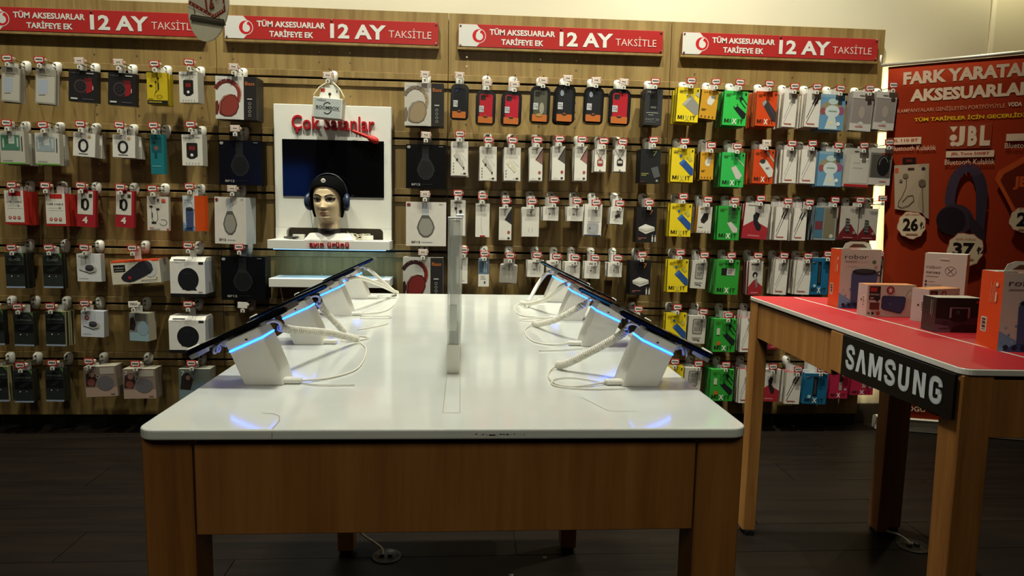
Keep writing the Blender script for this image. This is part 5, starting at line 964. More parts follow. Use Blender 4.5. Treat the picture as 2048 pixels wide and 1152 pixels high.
# tilted phones on their stands
PH = (('L', -0.175, -2.265, '12141c', '2a2a30'), ('L', -0.180, -1.955, '1a58a8', '14141a'), ('L', -0.186, -1.588, '141420', '1a1a22'), ('L', -0.192, -1.258, '2b3fae', '12121c'),
      ('R', 0.335, -2.270, '1c2f8c', '101424'), ('R', 0.324, -1.957, '2f8c9c', '12121c'), ('R', 0.326, -1.628, 'c7623a', '1a1418'), ('R', 0.327, -1.288, '6f9a98', '14161a'))
ORD = ['front', 'second', 'third', 'rear']
COLN = ['black', 'blue', 'dark grey', 'violet blue', 'dark blue', 'teal', 'copper orange', 'pale green']
TILT = math.radians(25.3)
def stand(i, side, x, y, edge, dark):
    s = -1 if side == 'L' else 1
    sn = 'left' if s < 0 else 'right'; o_ = ORD[i % 4]
    t = thing('phone_stand', '%s white slanted phone stand with blue light strip, %s side of table' % (o_, sn), 'phone stand', (x, y, TZ), group='white lit phone stands')
    D = 0.058
    def P(a, z): return (s*a, z)
    lo_ = [(0.0, 0.0), (0.006, 0.020), (0.020, 0.055), (0.0275, 0.0725), (0.0765, 0.0495), (0.056, 0.0)]
    up_ = [(0.0282, 0.0742), (0.036, 0.0880), (0.0845, 0.0655), (0.0775, 0.0515)]
    def pr(pts, y0, y1, m, nm, bev=0.0012):
        q = [P(*p) for p in pts]
        if s < 0: q = q[::-1]
        mb = MB(); mb.prism(q, 1, y0, y1, m)
        if bev: bmesh.ops.bevel(mb.bm, geom=list(mb.bm.edges), offset=bev, segments=2, affect='EDGES')
        return mb.build(nm, t)
    pr(lo_, 0, D, PLAST, 'body'); pr(up_, 0, D, PLAST, 'head')
    pr([(0.0272, 0.0722), (0.0282, 0.0746), (0.0776, 0.0516), (0.0766, 0.0492)], -0.0006, D+0.0006, LEDB, 'light_strip', 0)
    MB().box(min(s*0.002, s*0.054), max(s*0.002, s*0.054), 0.002, D-0.002, -0.0002, 0.0012, GREYPL).build('foot', t)
    MB().box(min(-s*0.024, s*0.004), max(-s*0.024, s*0.004), 0.006, 0.020, 0.0008, 0.009, PLAST, bev=0.002).build('cable_plug', t)
    MB().box(min(s*0.0505, s*0.054), max(s*0.0505, s*0.054), 0.0-0.0004, 0.0004, 0.068, 0.0705, BLACKM).build('port', t)
    # mounting pad that carries the phone
    c, n_ = math.cos(TILT), math.sin(TILT)
    def Q(l, h): return (0.0395+l*c+h*n_, 0.0900-l*n_+h*c)          # along the phone, above its underside
    pr([Q(-0.004, -0.0065), Q(-0.004, 0), Q(0.040, 0), Q(0.040, -0.0065)], 0.012, 0.046, GREYPL, 'mounting_pad', 0.0008)
    ph = thing('smartphone', '%s smartphone with %s edge tilted on its stand, %s side of table' % (o_, COLN[i], sn), 'phone', (x, y, TZ), group='tilted demo smartphones')
    def pp(l0, l1, h0, h1, y0, y1, m, nm, bev=0.0):
        q = [P(*Q(l, h)) for l, h in ((l0, h0), (l1, h0), (l1, h1), (l0, h1))]
        mb = MB(); mb.prism(q, 1, y0, y1, m)
        if bev: bmesh.ops.bevel(mb.bm, geom=list(mb.bm.edges), offset=bev, segments=2, affect='EDGES')
        return mb.build(nm, ph)
    l0, l1 = -0.056, 0.106
    if i % 4 == 3: l0, l1 = -0.062, 0.100
    em = mat('phone_edge_'+edge, edge, 0.18, 0.6, var=0.0)
    y0, y1 = D/2-0.0375, D/2+0.0375
    pp(l0, l1, 0.0, 0.0072, y0, y1, mat('phone_body', '15171d', 0.15, var=0.0), 'body', 0.0022); pp(l0+0.004, l1-0.004, 0.0014, 0.0040, y0-0.0005, y1+0.0005, em, 'edge_band', 0.0004)
    pp(l0+0.003, l1-0.003, 0.0073, 0.0080, y0+0.0025, y1-0.0025, BLACKG, 'screen')
    pp(l0+0.010, l0+0.034, -0.0012, -0.0001, y0+0.008, y0+0.030, BLACKG, 'camera_bump')
    pp(0.020, 0.045, 0.0018, 0.0038, y0-0.0012, y0-0.0004, DKSTEEL, 'side_button'); pp(0.052, 0.062, 0.0018, 0.0038, y0-0.0012, y0-0.0004, DKSTEEL, 'side_button')
    pp(l1-0.010, l1+0.0035, -0.0075, -0.0002, D/2-0.022, D/2+0.022, PLAST, 'bottom_clip', 0.001)
    pp(l1+0.0002, l1+0.0035, -0.0002, 0.0095, D/2-0.022, D/2+0.022, PLAST, 'bottom_lip', 0.0008)
    pp(0.048, 0.064, -0.012, -0.0002, D/2-0.010, D/2+0.010, PLAST, 'sensor_plug', 0.002)
    if i in (0, 1, 4, 5):
        q0 = Q(0.068, -0.006); pts = []
        for k in range(40):
            f = k/39.0; q = Q(0.070+0.013*f, -0.0085); a = f*2*PI*2.2
            pts.append((s*q[0]+0.004*math.cos(a)*0.3, D/2+0.006*math.cos(a), q[1]+0.0055*math.sin(a)))
        MB().tube(pts, 0.0022, PLAST, n=6).build('sensor_coil', ph)
    return Q
for i, (sd, x, y, e, d) in enumerate(PH): stand(i, sd, x, y, e, d)

CORD = mat('cord_white', 'd6d2c4', 0.45, var=0.02)
def helix(path, R, r, turns, mb):
    # path: list of Vectors; winds a thin wire around it
    L = [0.0]
    for a, b in zip(path, path[1:]): L.append(L[-1]+(b-a).length)
    pts = []; N = int(turns*9); j = 0
    t0 = (path[1]-path[0]).normalized(); u = t0.orthogonal().normalized()
    for k in range(N+1):
        s = L[-1]*k/N
        while j < len(path)-2 and L[j+1] < s: j += 1
        f = (s-L[j])/max(1e-9, L[j+1]-L[j]); p = path[j].lerp(path[j+1], f)
        t = (path[j+1]-path[j]).normalized(); u = (u-t*u.dot(t)).normalized(); v = t.cross(u)
        a = 2*PI*turns*k/N
        pts.append(p+u*R*math.cos(a)+v*R*math.sin(a))
    mb.tube(pts, r, CORD, n=5)
def cable(i, coil, cord, arch, turns, extra=None):
    sd, x, y, e, d = PH[i]; s = -1 if sd == 'L' else 1
    sn = 'left' if s < 0 else 'right'
    what = 'coiled' if turns else 'smooth'
    t = thing('security_cable', '%s white cable of the %s phone on the %s' % (what, ORD[i % 4], sn), 'cable', (0, 0, 0), group='white security cables')
    MB().tube(smooth(arch), 0.0026, CORD, n=6).build('strain_relief', t)
    mb = MB()
    pth = smooth(coil, 10)
    if turns: helix(pth, 0.0049, 0.0022, turns, mb)
    else: mb.tube(pth, 0.0058, CORD, n=8)
    mb.build('coil' if turns else 'sleeve', t)
    MB().tube(smooth(cord), 0.0017, CORD, n=6).build('cord', t)
    if extra: MB().tube(smooth(extra), 0.0012, CORD, n=6).build('cord', t)
Zc = TZ+0.0019
# left side, front to rear
cable(0, [(-0.190, -2.222, 0.836), (-0.180, -2.16, 0.821), (-0.150, -2.04, 0.795), (-0.118, -1.935, TZ+0.0075)],
      [(-0.118, -1.935, TZ+0.006), (-0.105, -1.955, Zc), (-0.092, -2.00, Zc), (-0.082, -2.10, Zc), (-0.086, -2.175, Zc), (-0.115, -2.224, Zc), (-0.152, -2.250, TZ+0.004)],
      [(-0.207, -2.236, 0.8455), (-0.197, -2.231, 0.848), (-0.189, -2.226, 0.844), (-0.188, -2.222, 0.836), (-0.190, -2.220, 0.834)], 38,
      [(-0.150, -2.256, Zc), (-0.120, -2.268, Zc), (-0.070, -2.266, Zc)])
cable(1, [(-0.196, -1.918, 0.834), (-0.188, -1.90, 0.815), (-0.172, -1.868, 0.785), (-0.160, -1.845, TZ+0.0075)],
      [(-0.160, -1.845, TZ+0.006), (-0.140, -1.855, Zc), (-0.106, -1.880, Zc), (-0.112, -1.905, Zc), (-0.150, -1.935, TZ+0.004)],
      [(-0.212, -1.926, 0.8455), (-0.202, -1.921, 0.848), (-0.195, -1.916, 0.844), (-0.195, -1.916, 0.834)], 22,
      [(-0.14, -1.79, Zc), (-0.10, -1.74, Zc), (-0.085, -1.70, Zc)])
cable(2, [(-0.204, -1.552, 0.843), (-0.180, -1.50, 0.843), (-0.150, -1.36, 0.812), (-0.128, -1.20, 0.775), (-0.120, -1.14, TZ+0.0065)],
      [(-0.120, -1.14, TZ+0.006), (-0.113, -1.21, Zc), (-0.104, -1.40, Zc), (-0.120, -1.52, Zc), (-0.160, -1.572, TZ+0.004)],
      [(-0.217, -1.559, 0.8455), (-0.210, -1.554, 0.848), (-0.204, -1.551, 0.845)], 0,
      [(-0.165, -1.60, Zc), (-0.10, -1.592, Zc), (-0.088, -1.612, Zc), (-0.10, -1.628, Zc), (-0.16, -1.63, Zc)])
cable(3, [(-0.206, -1.222, 0.843), (-0.196, -1.205, 0.838), (-0.160, -1.18, 0.80), (-0.124, -1.155, TZ+0.0075)],
      [(-0.124, -1.155, TZ+0.006), (-0.112, -1.20, Zc), (-0.118, -1.236, Zc), (-0.168, -1.243, TZ+0.004)],
      [(-0.224, -1.228, 0.8455), (-0.214, -1.224, 0.849), (-0.206, -1.222, 0.844)], 0)
# right side
cable(4, [(0.350, -2.226, 0.837), (0.335, -2.215, 0.822), (0.295, -2.185, 0.790), (0.262, -2.165, 0.768), (0.250, -2.150, TZ+0.0075)],
      [(0.250, -2.150, TZ+0.006), (0.236, -2.170, Zc), (0.228, -2.215, Zc), (0.236, -2.262, Zc), (0.262, -2.275, Zc), (0.312, -2.257, TZ+0.004)],
      [(0.367, -2.240, 0.8455), (0.357, -2.234, 0.849), (0.350, -2.228, 0.845), (0.349, -2.226, 0.837)], 36,
      [(0.318, -2.262, Zc), (0.27, -2.22, Zc), (0.235, -2.232, Zc), (0.232, -2.272, Zc), (0.28, -2.290, Zc), (0.335, -2.287, Zc)])
cable(5, [(0.340, -1.916, 0.838), (0.326, -1.905, 0.828), (0.290, -1.83, 0.790), (0.262, -1.745, 0.766), (0.252, -1.715, TZ+0.0075)],
      [(0.252, -1.715, TZ+0.006), (0.238, -1.735, Zc), (0.224, -1.80, Zc), (0.231, -1.905, Zc), (0.262, -1.945, Zc), (0.300, -1.944, TZ+0.004)],
      [(0.356, -1.927, 0.8455), (0.346, -1.921, 0.848), (0.340, -1.916, 0.842)], 34,
      [(0.322, -1.985, Zc), (0.28, -2.0, Zc), (0.235, -2.005, Zc)])
cable(6, [(0.345, -1.590, 0.842), (0.332, -1.575, 0.832), (0.306, -1.52, 0.796), (0.275, -1.42, 0.770), (0.252, -1.36, TZ+0.0075)],
      [(0.252, -1.36, TZ+0.006), (0.240, -1.36, Zc), (0.226, -1.44, Zc), (0.236, -1.56, Zc), (0.302, -1.615, TZ+0.004)],
      [(0.358, -1.599, 0.8455), (0.350, -1.594, 0.848), (0.345, -1.590, 0.842)], 0,
      [(0.30, -1.62, Zc), (0.25, -1.655, Zc), (0.228, -1.625, Zc), (0.30, -1.60, Zc)])
cable(7, [(0.345, -1.250, 0.843), (0.332, -1.242, 0.834), (0.310, -1.25, 0.805), (0.286, -1.30, 0.775), (0.272, -1.34, TZ+0.0075)],
      [(0.272, -1.34, TZ+0.006), (0.254, -1.39, Zc), (0.262, -1.42, Zc), (0.280, -1.36, Zc), (0.303, -1.276, TZ+0.004)],
      [(0.359, -1.259, 0.8455), (0.351, -1.254, 0.848), (0.345, -1.250, 0.843)], 0)

# ------------------------------------------------------------------ red-topped wooden table on the right
t2 = thing('red_display_table', 'oak table with red top and black lettered board at right', 'table', (0.979, -2.145, FZ), (0, 0, math.radians(-3.0)))
W2, D2 = 0.56, 1.068
slab_mesh('tabletop', rrect(0, W2, 0, D2, 0.022), TT-0.0115, TT, mat('white_edge', 'c9c5ba', 0.35, var=0.02), 0.0015, t2)
mb = MB(); mb.prism(rrect(0.0035, W2-0.0035, 0.0035, D2-0.0035, 0.020), 2, TT-0.0005, TT+0.0006, REDT); mb.build('red_film', t2)
MWH = mat('white_stripe', 'd0c6b8', 0.4, var=0.02)
mb = MB(); mb.ngon([(0.197, 0.0036, TT+0.0009), (0.2045, 0.0036, TT+0.0009), (0.1485, 1.045, TT+0.0009), (0.141, 1.045, TT+0.0009)], MWH); mb.build('stripe', t2)
mb = MB(); mb.ngon([(0.385, 0.0036, TT+0.0009), (0.3925, 0.0036, TT+0.0009), (0.3925, 1.045, TT+0.0009), (0.385, 1.045, TT+0.0009)], MWH); mb.build('stripe', t2)
MB().box(0.012, W2-0.012, 0.02, D2-0.02, TT-0.0205, TT-0.0118, GROOVE).build('spacer', t2)
leg_mesh(0.004, 0.062, 0.006, 0.066, TT-0.0125, 0.016, 0.004, 0.004, 0.002, -0.008, OAKT).build('leg', t2)
leg_mesh(W2-0.062, W2-0.004, 0.006, 0.066, TT-0.0125, 0.016, 0, 0, 0.002, -0.008, OAKT).build('leg', t2)
leg_mesh(0.004, 0.044, D2-0.075, D2-0.010, TT-0.0125, 0.016, -0.012, -0.010, -0.014, -0.030, OAKT_LIT).build('leg', t2)
leg_mesh(0.448, 0.484, D2-0.095, D2-0.035, TT-0.0125, 0.016, -0.006, -0.004, 0.002, 0.002, wood('oak_reddish', '7d4c2a', '9a663c')).build('leg', t2)
leg_mesh(0.505, 0.545, D2-0.060, D2-0.010, TT-0.0125, 0.016, -0.006, -0.004, 0.002, 0.002, OAKT_LIT).build('leg', t2)
MB().box(0.482, 0.506, D2-0.050, D2-0.030, 0.03, TT-0.0125, BLACKM).build('cable_duct', t2)
for x0, x1, y0, y1 in ((0.010, 0.052, 0.012, 0.052), (W2-0.056, W2-0.012, 0.012, 0.052), (0.0, 0.028, D2-0.095, D2-0.05), (0.446, 0.474, D2-0.088, D2-0.04), (0.503, 0.535, D2-0.055, D2-0.012)):
    MB().box(x0, x1, y0, y1, 0.0, 0.0162, BLACKM).build('foot', t2)
MB().box(0.008, 0.026, 0.492, D2-0.077, TT-0.128, TT-0.0190, OAKT_LIT, bev=0.001).build('long_apron', t2)
MB().box(0.0035, 0.026, -0.004+0.012, 0.4905, TT-0.106, TT-0.0145, OAKT_LIT, bev=0.001).build('board_carrier', t2) if False else None
MB().box(0.0, 0.022, 0.418, 0.4905, TT-0.112, TT-0.0145, OAKT_LIT, bev=0.001).build('board_carrier', t2)
MB().box(0.004, 0.024, 0.068, 0.417, TT-0.105, TT-0.0135, GROOVE).build('board_backing', t2)
MB().box(0.064, W2-0.064, 0.010, 0.028, TT-0.128, TT-0.0205, OAKT, bev=0.001).build('short_apron', t2)
MB().box(W2-0.026, W2-0.008, 0.070, D2-0.10, TT-0.128, TT-0.0205, OAKT_LIT, bev=0.001).build('long_apron', t2)
MB().box(0.064, 0.44, D2-0.034, D2-0.016, TT-0.128, TT-0.0205, OAKT_LIT, bev=0.001).build('short_apron', t2)
sb = thing('lettered_board', 'black board with white capital letters on the red table side', 'sign', (0.979, -2.145, FZ), (0, 0, math.radians(-3.0)))
u0 = -0.0065
zb0, zb1, zt0, zt1 = 0.646-FZ, 0.660-FZ, 0.743-FZ, 0.7435-FZ
mb = MB(); mb.prism([(0.012, zb1), (0.012, zt1), (0.4175, zt0), (0.4175, zb0)], 0, u0, -0.0005, mat('sign_black', '0c0c0d', 0.35, var=0.05)); mb.build('board', sb)
A = Art(0.405, 0.09, lambda a, b, d: (u0-0.0004-d, 0.4175-0.4055*a, (zb0+(zb1-zb0)*a)*(1-b)+(zt0+(zt1-zt0)*a)*b))
LW = 'bcc1c0'
def lp(pts, a0, a1): A.poly([(a0+(a1-a0)*x, 0.235+0.565*y) for x, y in pts], LW)
def ls(pts, a0, a1, wd=0.0285):
    q = [Vector((a0+(a1-a0)*x, 0.235+0.565*y, 0)) for x, y in pts]; A.line([(v.x, v.y) for v in smooth(q, 8)], wd, LW)
SP = [(0.86, 0.66), (0.84, 0.82), (0.68, 0.92), (0.40, 0.92), (0.18, 0.82), (0.16, 0.66), (0.34, 0.55), (0.64, 0.45), (0.84, 0.33), (0.84, 0.17), (0.64, 0.075), (0.36, 0.075), (0.16, 0.17), (0.14, 0.33)]
ls(SP, 0.052, 0.148); ls(SP, 0.455, 0.553)
lp([(0, 0), (.34, 1), (.66, 1), (1, 0), (.70, 0), (.5, .68), (.30, 0)], 0.166, 0.278)
A.M(0.302, 0.235, 0.432, 0.80, LW)
ls([(0.16, 1.0), (0.16, 0.6), (0.16, 0.25), (0.30, 0.09), (0.50, 0.065), (0.70, 0.09), (0.84, 0.25), (0.84, 0.6), (0.84, 1.0)], 0.581, 0.674)
lp([(0, 0), (0, 1), (.34, 1), (.70, .36), (.70, 1), (1, 1), (1, 0), (.67, 0), (.30, .66), (.30, 0)], 0.708, 0.802)
ls([(0.86, 0.68), (0.82, 0.84), (0.64, 0.925), (0.36, 0.925), (0.18, 0.80), (0.155, 0.5), (0.18, 0.20), (0.36, 0.075), (0.62, 0.075), (0.82, 0.18), (0.845, 0.36), (0.845, 0.46), (0.52, 0.46)], 0.832, 0.926)
A.build(sb)

# boxed speakers on the red table
def robor_box(label, x, y, yaw, w_, d_, h_, handle, back=False):
    t = thing('boxed_speaker', label, 'speaker box', (x, y, TZ+0.0007), (0, 0, math.radians(yaw)), group='boxed speakers on the red table')
    m = MB(); m.box(0, w_, 0, d_, 0, h_, bmat('bfb4a8'), side=bmat('d2460f'), top=bmat('c9c4b8')); m.build('carton', t)
    if handle:
        q = MB(); q.prism([(w_*0.12, 0), (w_*0.86, 0), (w_*0.80, 0.016), (w_*0.66, 0.022), (w_*0.32, 0.022), (w_*0.18, 0.016)], 1, d_*0.35, d_*0.35+0.0015, bmat('cfc9bc'))
        h = q.build('hang_handle', t); h.location.z = h_
        q = MB(); q.prism([(w_*0.26, 0.005), (w_*0.74, 0.005), (w_*0.62, 0.015), (w_*0.38, 0.015)], 1, d_*0.35-0.0004, d_*0.35+0.0019, bmat('5a3a28')); h2 = q.build('handle_slot', h); h2.location.z = 0
        MB().prism([(w_*0.40+0.016*math.cos(a), d_*0.24+0.010*math.sin(a)) for a in [k*PI/5 for k in range(10)]], 2, h_+0.0001, h_+0.0004, ink('b05a4a')).build('top_badge', t)
        MB().box(0.001, w_*0.25, 0.004, d_*0.3, h_+0.0001, h_+0.001, bmat('4a2f20')).build('flap_gap', t)
    A = Art(w_, h_, lambda a, b, d: (a*w_, -0.0004-d, b*h_))
    if not back:
        k_bluespk(A, 0.86)
    else:
        A.text('robor', 0.06, 0.74, 0.42, 0.80, '4c4540', 0.0); A.text('PORTABLE', 0.06, 0.655, 0.40, 0.69, '4c4540', 0.03); A.rect(0.06, 0.60, 0.36, 0.615, '8a7d72'); A.ring(0.64, 0.71, 0.13, 0.012, '7a6d62'); A.line([(0.57, 0.66), (0.71, 0.76)], 0.015, '5c5047'); A.line([(0.57, 0.76), (0.71, 0.66)], 0.015, '5c5047')
        for k in range(5): A.ell(0.07, 0.52-0.055*k, 0.028, '2a211d'); A.rect(0.12, 0.515-0.055*k, 0.3+0.08*((k*2) % 4), 0.523-0.055*k, '8a7d72')
        A.poly([(0.12, 0.10), (0.70, 0.10), (0.72, 0.20), (0.12, 0.20)], '2a2a2e'); A.ell(0.42, 0.20, 0.30, '222226', 0.035); A.ring(0.80, 0.19, 0.05, 0.03, '1c1a1a'); A.rect(0.36, 0.90, 0.58, 0.93, 'cfc6ba')
    A.build(t)
    # left side panel print
    L = Art(d_, h_, lambda a, b, d: (-0.0004-d, d_*(1-a), b*h_))
    L.rbox(0.16, 0.20, 0.44, 0.40, 0.04, 'bdb0a0')
    for k in range(6): L.rect(0.22, 0.225+0.026*k, 0.38, 0.225+0.026*k+0.011*(1+k % 2), '3a332c')
    for k in range(4): L.rect(0.50+0.07*k, 0.60, 0.52+0.07*k, 0.88-0.05*(k % 2), 'd98a68')
    L.ell(0.78, 0.84, 0.06, 'd8b9a5'); L.rect(0.74, 0.62, 0.80, 0.74, 'd8b9a5')
    L.build(t, ('side_artwork', 'side_lettering'))
    return t
robor_box('tall orange and white speaker box with handle at far end', 1.189, -1.353, -6, 0.115, 0.072, 0.173, True)
robor_box('tall speaker box showing its back print beneath the price banner', 1.412, -1.400, -44, 0.102, 0.06, 0.168, False, True)
robor_box('large orange speaker box with handle at right frame edge', 1.172, -1.983, -9, 0.115, 0.075, 0.160, True)
bx = thing('boxed_speaker', 'wide low white box with blue portable speaker picture', 'speaker box', (1.175, -1.518, TZ+0.0007), (0, 0, math.radians(-2)), group='boxed speakers on the red table')
def wide_art(A):
    A.rect(0.04, 0.52, 0.27, 0.95, '241d1b'); A.rect(0.06, 0.78, 0.20, 0.91, 'a3342c'); A.text('PORTABLE', 0.05, 0.66, 0.25, 0.72, 'b5aaa0', 0.02); A.rect(0.06, 0.57, 0.14, 0.60, 'b5aaa0'); A.poly([(0.16, 0.53), (0.24, 0.53), (0.23, 0.44)], '241d1b')
    A.ell(0.47, 0.83, 0.085, '8f2f2c'); A.poly([(0.47+0.055*(1 if k % 2 == 0 else 0.45)*math.sin(k*PI/5), 0.83+0.11*(1 if k % 2 == 0 else 0.45)*math.cos(k*PI/5)) for k in range(10)], 'cfc0b4')
    A.poly([(0.30, 0.60), (0.33, 0.66), (0.76, 0.64), (0.80, 0.58), (0.78, 0.26), (0.72, 0.10), (0.66, 0.10), (0.34, 0.22), (0.30, 0.28)], '292c48'); A.poly([(0.32, 0.58), (0.345, 0.63), (0.75, 0.61), (0.78, 0.56), (0.76, 0.28), (0.70, 0.13), (0.35, 0.24), (0.32, 0.30)], '31355a'); A.ell(0.48, 0.40, 0.022, '5a5f80')
    A.arc(0.92, 0.62, 0.12, 0.22, 1.2, 3.3, 0.012, '8d7f70'); A.rect(0.06, 0.22, 0.26, 0.44, '5c2a26'); A.arc(0.08, 0.48, 0.04, 0.06, 0.5, 4.5, 0.01, '8d7f70')
    for a, c in ((0.05, '6a5a4c'), (0.13, '1f1a18'), (0.24, 'a3342c')): A.ell(a, 0.10, 0.028 if a < 0.2 else 0.04, c)
def wide_box(t, w_, d_, h_):
    MB().box(0, w_, 0, d_, 0, h_, bmat('c3b6a8'), side=bmat('b9aca6'), top=bmat('d08a52')).build('carton', t)
    A = Art(w_, h_, lambda a, b, d: (a*w_, -0.0004-d, b*h_)); wide_art(A); A.build(t)
    L = Art(d_, h_, lambda a, b, d: (-0.0004-d, d_*(1-a), b*h_)); L.rbox(0.55, 0.30, 0.80, 0.66, 0.04, 'c9bdb0'); L.ell(0.42, 0.5, 0.06, '2a2420')
    for k in range(5): L.rect(0.60, 0.34+0.06*k, 0.75-0.04*(k % 2), 0.365+0.06*k, '3a332c')
    L.build(t, ('side_artwork', 'side_lettering'))
wide_box(bx, 0.134, 0.046, 0.0865)
by = thing('boxed_speaker', 'white box showing only its end beside the black box', 'speaker box', (1.274, -1.624, TZ+0.0007), (0, 0, math.radians(20)), group='boxed speakers on the red table')
wide_box(by, 0.120, 0.046, 0.086)
bk = thing('boxed_speaker', 'black box with purple picture of a small clock speaker', 'speaker box', (1.195, -1.763, TZ+0.0007), (0, 0, math.radians(-3)), group='boxed speakers on the red table')
MB().box(0, 0.108, 0, 0.052, 0, 0.082, mat('card_dark', '231f20', 0.25, var=0.05), side=mat('card_dark2', '2b2624', 0.25, var=0.1), top=bmat('bdb5a6')).build('carton', bk)
A = Art(0.108, 0.082, lambda a, b, d: (a*0.108, -0.0004-d, b*0.082))
A.poly([(0, 0.02), (0, 0.42), (0.4, 0.36), (1, 0.46), (1, 0.02)], '43323c'); A.poly([(0, 0.0), (0, 0.24), (0.3, 0.18), (0.36, 0.0)], '6b5864'); A.poly([(0.36, 0.0), (0.40, 0.16), (0.55, 0.24), (0.95, 0.22), (0.97, 0.0)], '241b20')
A.rect(0.30, 0.42, 0.345, 0.72, '8d8088'); A.rect(0.70, 0.42, 0.745, 0.72, '8d8088'); A.rect(0.32, 0.70, 0.73, 0.725, '8d8088'); A.poly([(0.345, 0.34), (0.70, 0.34), (0.70, 0.70), (0.345, 0.70)], '17151a'); A.poly([(0.34, 0.36), (0.40, 0.30), (0.64, 0.30), (0.70, 0.36)], '1d1a20'); A.text('12', 0.45, 0.54, 0.52, 0.63, '8a8088', 0.0); A.rect(0.86, 0.86, 0.97, 0.91, '8f2f2c'); A.ring(0.21, 0.28, 0.03, 0.012, '1c161a'); A.rect(0.10, 0.10, 0.28, 0.13, '3a2c34')
A.build(bk)
L = Art(0.052, 0.082, lambda a, b, d: (-0.0004-d, 0.052*(1-a), b*0.082)); L.rect(0.62, 0.48, 0.66, 0.92, '8d8078'); L.rect(0.74, 0.40, 0.77, 0.92, '7a6e66'); L.rect(0.2, 0.2, 0.22, 0.7, '4c443e'); L.rect(0.36, 0.3, 0.38, 0.8, '4c443e'); L.build(bk, ('side_artwork', 'side_lettering'))

# ------------------------------------------------------------------ banner stand
bn = thing('banner_stand', 'tall red promotional banner with white headline behind the red table', 'banner', (2.17, -0.08, FZ))
O_ = Vector((2.17, -0.08, FZ))
TL, TR, BL, BR = [Vector(q)-O_ for q in ((2.071, -0.09, 1.733), (2.741, -0.613, 1.733), (2.170, -0.075, 0.021), (2.988, -0.309, 0.021))]
NRM = Vector((-0.5, -0.866, 0.0))
def bil(a, b, d=0.0): return (TL*(1-a)+TR*a)*b+(BL*(1-a)+BR*a)*(1-b)+NRM*d
mb = MB(); NU, NV = 12, 16; g = {}
for i in range(NU+1):
    for j in range(NV+1):
        g[i, j] = (mb.bm.verts.new(bil(i/NU, j/NV)), mb.bm.verts.new(bil(i/NU, j/NV, -0.0012)))
k = mb.mi(mat('banner_red', '862a13', 0.75, var=0.02, scale=4))
for i in range(NU):
    for j in range(NV):
        for q, rev in ((0, False), (1, True)):
            v = [g[i, j][q], g[i+1, j][q], g[i+1, j+1][q], g[i, j+1][q]]
            f = mb.bm.faces.new(v[::-1] if rev else v); f.smooth = True
for i in range(NU):
    mb.bm.faces.new((g[i, 0][0], g[i, 0][1], g[i+1, 0][1], g[i+1, 0][0])); mb.bm.faces.new((g[i, NV][0], g[i+1, NV][0], g[i+1, NV][1], g[i, NV][1]))
for j in range(NV):
    mb.bm.faces.new((g[0, j][0], g[0, j+1][0], g[0, j+1][1], g[0, j][1])); mb.bm.faces.new((g[NU, j][0], g[NU, j][1], g[NU, j+1][1], g[NU, j+1][0]))
mb.build('printed_sheet', bn)
class BArt(Art):
    pass
A = Art(0.85, 1.71, lambda a, b, d: tuple(bil(a, b, 0.0016+d*3)))
cw = 'c9ad94'
A.text('FARK YARATAN', 0.074, 0.949, 0.660, 0.982, cw, 0.05); A.text('AKSESUARLAR', 0.110, 0.902, 0.655, 0.935, cw, 0.05)
A.text('KAMPANYALARI GENİŞLEYEN PORTFÖYÜYLE', 0.051, 0.872, 0.541, 0.888, 'c08468', 0.004); A.text('VODA', 0.553, 0.876, 0.612, 0.887, cw, 0.04)
A.text('TÜM TARİFELER İÇİN GEÇERLİDİR', 0.133, 0.847, 0.655, 0.862, 'c9a021', 0.03)
# loudspeaker maker's mark: three stacked dots and block capitals
A.rect(0.288, 0.774, 0.492, 0.838, '86321c')
A.poly([(0.302, 0.832), (0.338, 0.832), (0.320, 0.817)], cw); A.ell(0.320, 0.803, 0.017, cw); A.ell(0.320, 0.787, 0.013, cw)
A.text('J', 0.330, 0.780, 0.372, 0.832, cw, 0.06); A.text('B', 0.386, 0.780, 0.428, 0.832, cw, 0.06); A.text('L', 0.440, 0.780, 0.486, 0.832, cw, 0.06)
A.rect(0.004, 0.789, 0.170, 0.808, cw); A.text('JBL 110 BT', 0.018, 0.793, 0.155, 0.804, 'a03a24', 0.03); A.text('Bluetooth Kulaklık', 0.024, 0.772, 0.242, 0.785, cw, 0.0)
A.rect(0.290, 0.751, 0.508, 0.768, cw); A.text('JBL Tune 500BT', 0.312, 0.7545, 0.488, 0.7645, 'a03a24', 0.03); A.text('Bluetooth Kulaklık', 0.286, 0.732, 0.513, 0.746, cw, 0.0)
A.text('Bluetooth Kulaklık', 0.552, 0.772, 0.79, 0.785, cw, 0.0); A.rect(0.555, 0.79, 0.76, 0.808, cw)
